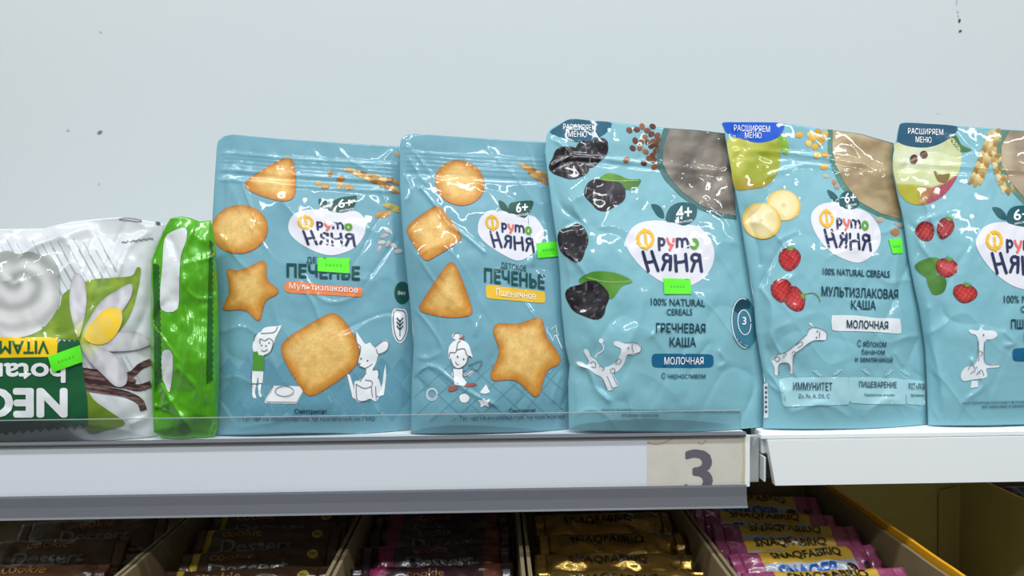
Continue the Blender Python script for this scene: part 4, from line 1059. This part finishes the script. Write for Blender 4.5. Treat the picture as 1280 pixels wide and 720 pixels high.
art('leaf_picture', pw, SW, spline(w1([(228, 510), (262, 560), (305, 592), (352, 628), (300, 646), (250, 652), (235, 600)]), 4), F_ATTR, off=.0004, res=4, color=vleaf)
# swirl of marshmallow
za_ = spline(w1([(-190, 160), (-90, 140), (-20, 150), (20, 142), (50, 152), (85, 145), (120, 158), (140, 155), (165, 195), (168, 240), (165, 295), (140, 340), (110, 368), (60, 386), (-20, 392), (-120, 370), (-200, 280)]), 4)
def swirl(x, y):
    dx, dy = x - 22, y - 352
    r = np.hypot(dx, dy * 1.25); a = np.arctan2(dy * 1.25, dx)
    s = np.sin(r / 5.2 - a * 1.6 + 2.2 * fbm(x / 30, y / 30, 2, 2))
    t = np.clip(.5 + .42 * s + .4 * np.clip((y - 350) / 60, -1, 1), 0, 1)
    return cmix(lin((146, 150, 144)), lin((214, 212, 212)), t)
art('marshmallow_picture', pw, SW, za_, F_ATTR, off=.0005, res=2.6, color=swirl)
# vanilla pods
pods = [[(215, 495), (300, 500), (365, 492), (395, 468), (425, 455)], [(215, 508), (300, 515), (350, 520), (390, 528), (425, 517)], [(215, 525), (290, 535), (350, 545), (392, 565), (404, 592)], [(225, 480), (300, 490), (350, 500), (380, 515)]]
PODS = mat('film_pod', attr=True, **FILM)
o = art('vanilla_pod_picture', pw, SW, [stroke(spline(w1(q), 8, False), 8.5) for q in pods], PODS, off=.0005, res=1.6,
        color=lambda x, y: cmix(lin((58, 36, 36)), lin((142, 112, 106)), np.clip(ridged(x / 40, (y - .12 * x) / 2.4, 4, 2.5) - .15, 0, 1)))
DG = film('pack_green', (30, 92, 56))
zig = []
for k in range(38):
    zx = 110 - k * 5.4; zig += [(zx, 534 + (110 - zx) * .105 - (0 if k % 2 else 4.5))]
gp = [(-90, 446), (70, 446), (72, 430)] + [(74 + k * 3.2, 427 - (3 if k % 2 else 0)) for k in range(9)] + [(101, 440), (104, 463), (109, 500)] + zig
art('green_panel', pw, SW, np.array(gp), DG, off=.0007, res=5, label='dark green name panel with a zigzag edge')
ob = art('yellow_band', pw, SW, np.array([(-90, 421), (72.5, 421.5), (71, 446), (-90, 449)]), film('pack_yellow', (240, 200, 30)), off=.0010, res=5, label='yellow strip with dark upside-down lettering')
text('band_text', ob, SW, 'VITAMIN', 19, 434, 84, 16.5, DG, off=.0014, bold=.02, flip=True)
text('name_text', pw, SW, 'botanica', 9, 466, 146, 25, F_PAPER, off=.0012, bold=.025, flip=True)
text('name_text', pw, SW, 'NEO', 28.5, 503.5, 112, 38, F_PAPER, off=.0012, bold=.045, flip=True)
# flower
def petal(x, y):
    return cmix(lin((222, 220, 224)), lin((188, 184, 192)), np.clip(.5 + 1.6 * fbm(x / 9, y / 22, 9, 2), 0, 1)) * 1.0
def petal_y(x, y):
    c = petal(x, y)
    return cmix(c, lin((196, 206, 70)), np.clip(1.1 - np.hypot(x - 103, y - 424) / 26, 0, 1))
PET = [[(215, 206), (236, 222), (244, 280), (236, 340), (220, 388), (205, 345), (195, 290), (200, 232)], [(226, 405), (245, 345), (285, 285), (330, 253), (369, 236), (370, 268), (345, 312), (300, 380), (260, 420)],
       [(245, 405), (320, 376), (370, 368), (412, 384), (432, 400), (385, 421), (320, 426), (262, 422)], [(228, 400), (290, 418), (338, 448), (358, 490), (352, 520), (325, 524), (290, 492), (250, 452)]]
fl = None
for k, q in enumerate(PET):
    pq = spline(w1(q), 4); ef_ = edge_fade(pq, 5)
    fo = art('flower_picture' if k == 0 else 'petal', fl or pw, SW, pq, F_ATTR, off=.0009 + .0003 * k, res=2.2,
             color=lambda x, y, e=ef_: petal_y(x, y) * (0.72 + 0.28 * e(x, y) ** .6)[:, None], label='white vanilla flower petal with a yellow-green base')
    fl = fl or fo
art('flower_centre', fl, SW, spline(w1([(238, 385), (258, 345), (298, 306), (335, 304), (344, 335), (330, 372), (300, 402), (262, 405)]), 4), F_ATTR, off=.0021, res=2.6, color=lambda x, y: cmix(lin((244, 200, 36)), lin((226, 196, 96)), np.clip(.5 + 2 * fbm(x / 8, y / 8, 2, 2), 0, 1)))
art('date_print', pw, SW, [ellipse(153 + k * 2.2, 302.5 - k * .3 + (k % 3) * .5, .9, 1.1, 0, 8) for k in range(18)], F_LINE, off=.0006, res=3)
art('edge_print', pw, SW, [ring(spline([(148, 274), (160, 272.5), (176, 275), (174, 277), (160, 275.5)], 4), .8), ellipse(197.5, 279, 3.2, 2, 10)], F_LINE, off=.0006, res=3)
sticker(pw, kw, [(61, 445.5), (101, 431), (104.4, 452), (66.7, 465.5)])
for q in pw.children:
    if q.name.startswith('price_sticker'): q.location.y -= 0.0012

LIME = mat('film_lime', (84, 170, 20), rough=.24, metal=.12, coat=.7, coat_rough=.06, bump=.3, bscale=60)
kg = Pack(left=[(213, 273), (207, 283), (196, 308), (189, 325), (188, 428), (192, 540), (203, 549)], right=[(264, 275.5), (269, 300), (272, 360), (274, 420), (274, 480), (272, 535), (268, 546)],
          top=[(213, 273), (226, 270.5), (238, 272.5), (250, 277), (264, 275.5)], bottom=[(203, 549), (230, 549), (268, 546)],
          yaw=4, lean=5, T=0.016, back=.016, wr=2.6, seed=97, foot=(228, 547.5), p=2.0, q=.7, ws=.8,
          g=[(0, .12), (.08, .5), (.4, 1), (.8, .7), (.93, .3), (1, .03)],
          creases=[([(244, 280), (232, 310), (228, 360), (236, 420), (226, 480)], 5, .003), ([(250, 300), (252, 400), (248, 520)], 2, .0012), ([(256, 300), (258, 400), (254, 520)], 2, .0012), ([(245, 330), (246, 430), (244, 530)], 2, .0012),
                   ([(200, 480), (225, 520), (245, 545)], 4, .003), ([(222, 460), (245, 485), (240, 500)], 4, .0025), ([(215, 300), (225, 330)], 4, -.002)])
pg = thing('marshmallow_pack', 'shiny lime green pack end standing between the white pack and the blue pouches', 'pack', kg.base)
kg.body('film_bag', pg, LIME, nu=70, nv=120)
SG = kg.S
F_SIL = mat('film_silver', (216, 220, 220), rough=.3, coat=.5, bump=.3, bscale=80)
art('white_panel', pg, SG, spline([(206, 298), (218, 288), (232, 285), (233, 300), (226, 320), (224, 350), (222, 386), (203, 388), (200, 370), (203, 330)], 3), F_SIL, off=.0004, res=3, label='white side panel')
art('white_panel', pg, SG, spline([(203, 440), (214, 439), (216, 460), (212, 490), (206, 480), (202, 465)], 3), F_SIL, off=.0004, res=3, label='white side panel')
zz = [(192 + k * .25, 330 + k * 4.2) for k in range(30)]
art('seal_crimp', pg, SG, np.array([(191, 330)] + [(197 + (2 if k % 2 else 0) + k * .1, 330 + k * 3.6) for k in range(42)] + [(193, 482)]), film('lime_dark', (34, 96, 28)), off=.0005, res=4)
art('seal_crimp', pg, SG, np.array([(262, 300)] + [(265.5 + (1.5 if k % 2 else -.5), 302 + k * 4) for k in range(44)] + [(258, 480)]), film('lime_dark', (34, 96, 28)), off=.0005, res=4)

# ================================================================== cardboard trays and snack bars on the lower shelf
KRAFT = mat('kraft_board', (128, 112, 80), rough=.8, mottle=.08, mscale=40)
KRAFTY = mat('kraft_yellow', (170, 158, 102), rough=.75, mottle=.05, mscale=30)
YELLOW = mat('board_yellow', (226, 160, 24), rough=.5)
EDGE = mat('board_edge', (126, 112, 84), rough=.9)

HB = -0.103                      # height of the tray rims relative to the upper shelf
def ratio(x, y):                 # x of a depth-wise rim seen at a pixel
    return float(onZ(x, y, HB)[0])
rims = [-0.62, ratio(188, 686), ratio(432, 682), ratio(655, 682), ratio(888, 682), ratio(1112, 666), float(onY(1198, 660, .195)[0]) + .004, 0.70]

def tray(label, xa_, xb_, yf, yb_, hz, inner, outer, floor_z, group='cardboard display trays'):
    t = thing('display_tray', label, 'tray', ((xa_ + xb_) / 2, (yf + yb_) / 2, ZD), group)
    w = 0.003
    z1 = Z0 + hz
    def wall_(name, x0, x1, y0, y1, zt_):
        bm = box_mesh(x0, x1, y0, y1, ZD + .0005, zt_)
        return link_bm(name, bm, [inner], t)
    def wavy(name, x0, x1):
        # side wall whose cut top edge is slightly uneven, yellow or kraft outside
        n = 26; V = []; F = []; FM = []
        ys = np.linspace(yf, yb_, n)
        tz = z1 + 0.0012 * fbm(ys * 60, ys * 0 + x0 * 50, 3, 2)
        for y, z in zip(ys, tz): V += [(x0, y, ZD + .0005), (x0, y, z), (x1, y, z), (x1, y, ZD + .0005)]
        for i in range(n - 1):
            a, b = 4 * i, 4 * i + 4
            F += [(a, b, b + 1, a + 1), (a + 1, b + 1, b + 2, a + 2), (a + 2, b + 2, b + 3, a + 3), (a + 3, b + 3, b, a)]
            out_left = x0 < (xa_ + xb_) / 2
            FM += [1 if out_left else 0, 2, 0 if out_left else 1, 0]
        F += [(0, 1, 2, 3), tuple(range(4 * n - 4, 4 * n))[::-1]]; FM += [0, 0]
        return link_mesh(name, V, F, [inner, outer, EDGE if outer is not YELLOW else YELLOW], t, smooth=False, fmat=FM)
    wavy('side_wall', xa_, xa_ + w); wavy('side_wall', xb_ - w, xb_)
    wall_('back_wall', xa_ + w, xb_ - w, yb_ - w, yb_, z1 - .002)
    wall_('front_wall', xa_ + w, xb_ - w, yf, yf + w, Z0 - 0.19)
    link_bm('bottom', box_mesh(xa_ + w, xb_ - w, yf + w, yb_ - w, ZD + .0005, floor_z), inner, t)
    return t
g = 0.0012
FZ = Z0 - 0.168
tray('cardboard tray of brown cookie bars at the far left', rims[0], rims[1] - g, -.11, .30, HB, KRAFT, KRAFT, FZ)
tray('cardboard tray of dark brown bars with round yellow weight marks', rims[1] + g, rims[2] - g, -.11, .30, HB, KRAFT, KRAFT, FZ)
tray('cardboard tray of plum and brown foil bars', rims[2] + g, rims[3] - g, -.11, .30, HB, KRAFT, KRAFT, FZ)
tray('cardboard tray of shiny gold bars', rims[3] + g, rims[4] - g, -.11, .30, HB, KRAFT, KRAFT, FZ)
tray('cardboard tray of pink and yellow snack bars', rims[4] + g, rims[5] - g, -.11, .20, HB, KRAFT, KRAFT, FZ)
te = tray('empty cardboard tray with yellow outer sides', rims[5] + g, rims[6] - g, -.11, .195, HB + .005, KRAFTY, YELLOW, ZD + .004)
tray('cardboard tray of dark bars at the far right edge', rims[6] + g, rims[7], -.11, .30, HB, KRAFT, KRAFT, FZ)
# glued flap inside the empty tray
xf = rims[6] - g - .003
def flapS(x, y, off=0.0):
    P = onY(x, y, .1915); P[..., 1] -= off; return P
art('glue_flap', te, flapS, [np.array([(1172, 612), (1195, 606), (1195, 722), (1171, 722)])], mat('kraft_flap', (166, 152, 98), rough=.75), off=.0006, res=20)
art('fold_line', te, flapS, [stroke([(1172, 722), (1172, 620), (1176, 612), (1195, 606.5)], .8)], mat('kraft_line', (92, 82, 48), rough=.8), off=.0010, res=10)

# ------------------------------------------------------------------ snack bars
def bar_profile(L, H, T, seed):
    """Front face y(x, z): pillow that flattens into two crimped fins."""
    fin = 0.010
    def y(x, z):
        ex = np.clip((L / 2 - fin - np.abs(x)) / (0.016), 0, 1); ex = np.sin(ex * math.pi / 2) ** .8
        u = np.clip(np.abs(2 * z / H - 1), 0, 1)
        ez = (1 - u ** 3.2) ** .55
        w = 0.0026 * fbm(x * 60, z * 90, seed, 2) * 2 + 0.0026 * ridged(x * 70 + z * 60, z * 80, seed + 3, 4)
        pl = 0.0009 * np.sin(z / H * 40) * (1 - ex)
        fold = 0.009 * (1 - ex) * (vnoise(x * 0 + z * 160, x * 0 + np.sign(x), seed + 7) - .5)
        return 0.0004 + (T / 2) * ex * ez + w * ex * (0.35 + ez * .65) * np.clip(ez * 2, 0, 1) + np.abs(pl) + np.abs(fold) * np.clip(ez, 0, 1)
    return y

BARS = {}
def make_bar(kind, name, label, cat, loc, group, L, H, T, mats, region, prints, seed):
    """mats: material list; region(x, z) -> index; prints: list of (text, cx, cz, w, h, material, bold)"""
    t = thing(name, label, cat, loc, group)
    y = bar_profile(L, H, T, seed)
    nx, nz = 61, 19
    xs = np.linspace(-L / 2, L / 2, nx)
    zs = H * (0.5 - 0.5 * np.cos(np.linspace(0, math.pi, nz)))
    X, Zz = np.meshgrid(xs, zs, indexing='ij')
    # toothed ends and a slightly uneven back seam
    X2 = X + np.where(np.abs(np.abs(X) - L / 2) < 1e-9, np.sign(X) * 0.0012 * (np.arange(nz)[None] % 2), 0)
    top = 0.0022 * fbm(X * 70, X * 0 + seed, seed, 2) * (Zz / H)
    Z2 = Zz + top
    Yf, Yb = -y(X, Zz), y(X, H - Zz) * .9
    body = np.abs(X) <= L / 2 - 0.010 + 1e-9
    o0 = np.array(loc)
    def build(nm, cols, m_, fm=None):
        V = []; F = []; FM = []; idx = {}
        for i in cols:
            for j in range(nz):
                idx[i, j] = len(V); V.append((X2[i, j], Yf[i, j], Z2[i, j])); V.append((X2[i, j], Yb[i, j], Z2[i, j]))
        for a, b in zip(cols[:-1], cols[1:]):
            for j in range(nz - 1):
                c = (X[a, j] + X[b, j]) / 2, (Zz[a, j] + Zz[a, j + 1]) / 2
                k = fm(*c) if fm else 0
                F.append((idx[a, j], idx[b, j], idx[b, j + 1], idx[a, j + 1])); FM.append(k)
                F.append((idx[a, j] + 1, idx[a, j + 1] + 1, idx[b, j + 1] + 1, idx[b, j] + 1)); FM.append(k)
            for j, sgn in ((0, 1), (nz - 1, -1)):
                q = (idx[a, j], idx[a, j] + 1, idx[b, j] + 1, idx[b, j]); F.append(q if sgn > 0 else q[::-1]); FM.append(fm((X[a, j] + X[b, j]) / 2, Zz[a, j]) if fm else 0)
        for i, rev in ((cols[0], False), (cols[-1], True)):
            for j in range(nz - 1):
                q = (idx[i, j], idx[i, j + 1], idx[i, j + 1] + 1, idx[i, j] + 1); F.append(q[::-1] if rev else q); FM.append(0)
        return link_mesh(nm, np.array(V) + o0, F, m_, t, fmat=FM)
    k0 = int(np.argmin(np.abs(xs + L / 2 - 0.010))); k1_ = nx - 1 - k0
    build('wrapper', list(range(k0, k1_ + 1)), mats, region)
    build('end_crimp', list(range(0, k0 + 1)), [mats[-1]]); build('end_crimp', list(range(k1_, nx)), [mats[-1]])
    for s, cx, cz, w, h, mm, bold in prints:
        cx, cz, w, h = cx * .9, cz * .9, w * .9, h * .9
        Lz = 0.0
        if s == 'O':
            V, F = tess([ellipse(cx * 1e3, -cz * 1e3, w * 1e3, h * 1e3, 0, 20)], 3)
        else:
            V, F, Lz = text2d(s, cx * 1e3, -cz * 1e3, w * 1e3, h * 1e3, bold=bold, cut=4)
        x, z = V[:, 0] / 1e3, -V[:, 1] / 1e3
        P = np.stack([x, -y(x, z) - (.0005 if s == 'O' else .0009) - Lz, z + 0.0022 * fbm(x * 70, x * 0 + seed, seed, 2) * (z / H)], 1)
        n = np.cross(P[F[:, 1]] - P[F[:, 0]], P[F[:, 2]] - P[F[:, 0]])
        flip = n[:, 1] > 0
        F[flip] = F[flip][:, ::-1]
        link_mesh('round_mark' if s == 'O' else 'lettering', P + o0, F, mm, t)
    return t

def put(t, a, b, zt_, H, lean, L):
    """Rest the bar so that its top edge runs between two points seen in the photo, leaning back."""
    A, B = onZ(a[0], a[1], zt_), onZ(b[0], b[1], zt_)
    c = (A + B) / 2; d = B - A
    yaw = math.atan2(d[1], d[0])
    M = Matrix.Rotation(yaw, 4, 'Z') @ Matrix.Rotation(-R(lean), 4, 'X')
    tp = M @ Vector((0, 0, H))
    t.location = Vector(c) - tp
    t.rotation_euler = M.to_euler()

FO = dict(rough=.3, coat=.6, coat_rough=.1, bump=.3, bscale=110)
def foil(n, rgb, metal=0.0, **k):
    a = dict(FO); a.update(k)
    return mat(n, rgb, metal=metal, **a)
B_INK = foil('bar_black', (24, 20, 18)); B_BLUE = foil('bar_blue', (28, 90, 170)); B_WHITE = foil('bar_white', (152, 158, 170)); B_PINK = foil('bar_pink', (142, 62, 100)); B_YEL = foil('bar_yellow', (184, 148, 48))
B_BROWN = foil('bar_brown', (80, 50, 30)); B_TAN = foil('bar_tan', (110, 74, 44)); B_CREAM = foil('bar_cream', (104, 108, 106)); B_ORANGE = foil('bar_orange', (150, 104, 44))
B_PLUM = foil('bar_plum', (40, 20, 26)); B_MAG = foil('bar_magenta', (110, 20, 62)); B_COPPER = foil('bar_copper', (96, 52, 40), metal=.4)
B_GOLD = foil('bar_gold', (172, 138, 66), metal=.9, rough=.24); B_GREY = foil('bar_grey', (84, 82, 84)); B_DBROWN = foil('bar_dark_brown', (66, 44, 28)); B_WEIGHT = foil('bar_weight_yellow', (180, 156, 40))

def family(kind, name, group, L, H, T, mats, region, prints, rows, seed, lean, rim=0):
    for i, (lab, a, b, zt_) in enumerate(rows):
        t = make_bar(kind, name, lab, 'snack bar', (0, 0, 0), group, L, H, T, mats, region, prints, seed + i * 101)
        put(t, a, b, zt_, H, lean + (i % 3 - 1) * 2, L)
        e_ = L / 2 * math.cos(t.rotation_euler.z) + H * abs(math.sin(t.rotation_euler.z)) + .0075
        t.location.x = min(max(t.location.x, rims[rim] + e_), rims[rim + 1] - e_)

# pink and yellow bars
def r_pink(x, z):
    if abs(x) > .042: return 1
    return 2 if z > .0222 else 0
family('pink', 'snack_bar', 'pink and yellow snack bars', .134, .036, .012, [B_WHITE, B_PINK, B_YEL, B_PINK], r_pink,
       [('SNAQFABRIQ', 0, .0315, .074, .0095, B_INK, .02), ('SNAQER', -.004, .0135, .062, .015, B_BLUE, .03), ('O', .040, .0135, .006, .006, B_PLUM, 0), ('O', .058, .016, .0035, .0045, B_PLUM, 0)],
       [('pink and yellow snack bar at the back of its tray, under the rail end', (888, 618), (1046, 622), -.115),
        ('pink and yellow snack bar second from the back of its tray', (878, 638), (1030, 645), -.115),
        ('pink and yellow snack bar in the middle of its tray, lying level', (893, 656), (1066, 659), -.116),
        ('pink and yellow snack bar tilted up to the right behind the front ones', (900, 676), (1064, 671), -.118),
        ('pink and yellow snack bar with blue lettering showing most of its face', (926, 694), (1104, 681), -.116),
        ('pink and yellow snack bar at the very front of its tray, cut by the photo', (926, 718), (1128, 710), -.113)], 5, 52, 4)
# gold bars
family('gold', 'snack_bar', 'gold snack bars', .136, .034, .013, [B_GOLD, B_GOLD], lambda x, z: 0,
       [('SNAQFABRIQ', -.006, .026, .076, .0095, B_INK, .015)],
       [('gold foil snack bar at the back of its tray', (668, 646), (842, 641), -.115), ('gold foil snack bar second from the back of its tray', (668, 670), (858, 667), -.117),
        ('gold foil snack bar third from the back of its tray', (672, 694), (860, 694), -.118), ('gold foil snack bar at the front of its tray, bright along its top', (664, 715), (872, 715), -.114)], 12, 58, 3)
# plum bars
def r_plum(x, z): return 1 if -.052 < x < -.039 else (2 if x > .042 else 0)
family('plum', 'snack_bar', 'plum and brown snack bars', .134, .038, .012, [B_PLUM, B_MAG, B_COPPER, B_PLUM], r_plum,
       [('cookie', -.006, .033, .034, .008, B_TAN, .01), ('Dessert', .004, .0185, .066, .013, B_GREY, .025)],
       [('plum snack bar at the back of its tray with grey lettering', (462, 642), (632, 640), -.115), ('plum snack bar second from the back of its tray', (462, 662), (640, 658), -.117),
        ('plum snack bar third from the back of its tray', (455, 686), (640, 678), -.118), ('plum snack bar at the front of its tray, coppery along its top', (462, 712), (648, 704), -.115)], 22, 50, 2)
# dark brown bars
def r_brown(x, z): return 1 if -.058 < x < -.053 else 0
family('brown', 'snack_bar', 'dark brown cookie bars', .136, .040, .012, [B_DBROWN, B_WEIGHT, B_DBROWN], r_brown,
       [('cookie', -.026, .035, .042, .009, B_ORANGE, .012), ('Dessert', -.008, .0195, .076, .014, B_CREAM, .025), ('O', .052, .033, .0055, .0055, B_WEIGHT, 0), ('35г', .052, .033, .0065, .004, B_INK, .01)],
       [('dark brown cookie bar at the back of its tray', (262, 643), (444, 638), -.115), ('dark brown cookie bar with pale lettering, second from the back of its tray', (238, 664), (438, 658), -.116),
        ('dark brown cookie bar third from the back of its tray', (224, 694), (428, 682), -.119), ('dark brown cookie bar at the front of its tray, cut by the photo', (205, 716), (420, 708), -.117)], 32, 52, 1)
# light brown bars at the left
def r_tan(x, z): return 1 if abs(x) > .046 else 0
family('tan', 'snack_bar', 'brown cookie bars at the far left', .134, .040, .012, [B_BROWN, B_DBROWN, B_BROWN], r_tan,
       [('cookie', 0, .035, .042, .009, B_ORANGE, .012), ('Dessert', .005, .0195, .070, .014, B_CREAM, .025)],
       [('brown cookie bar at the back of the far left tray', (30, 656), (212, 644), -.115), ('brown cookie bar in the middle of the far left tray', (-30, 680), (168, 672), -.116), ('brown cookie bar at the front of the far left tray', (-60, 708), (142, 706), -.117)], 42, 52, 0)
# dark bars at the far right
family('dark', 'snack_bar', 'dark bars at the far right', .130, .036, .012, [B_PLUM, B_PLUM], lambda x, z: 0, [('O', -.05, .03, .005, .005, B_GREY, 0)],
       [('dark plum bar at the back of the far right tray', (1232, 610), (1388, 606), -.112), ('dark plum bar at the front of the far right tray', (1262, 634), (1430, 626), -.116)], 52, 52, 6)
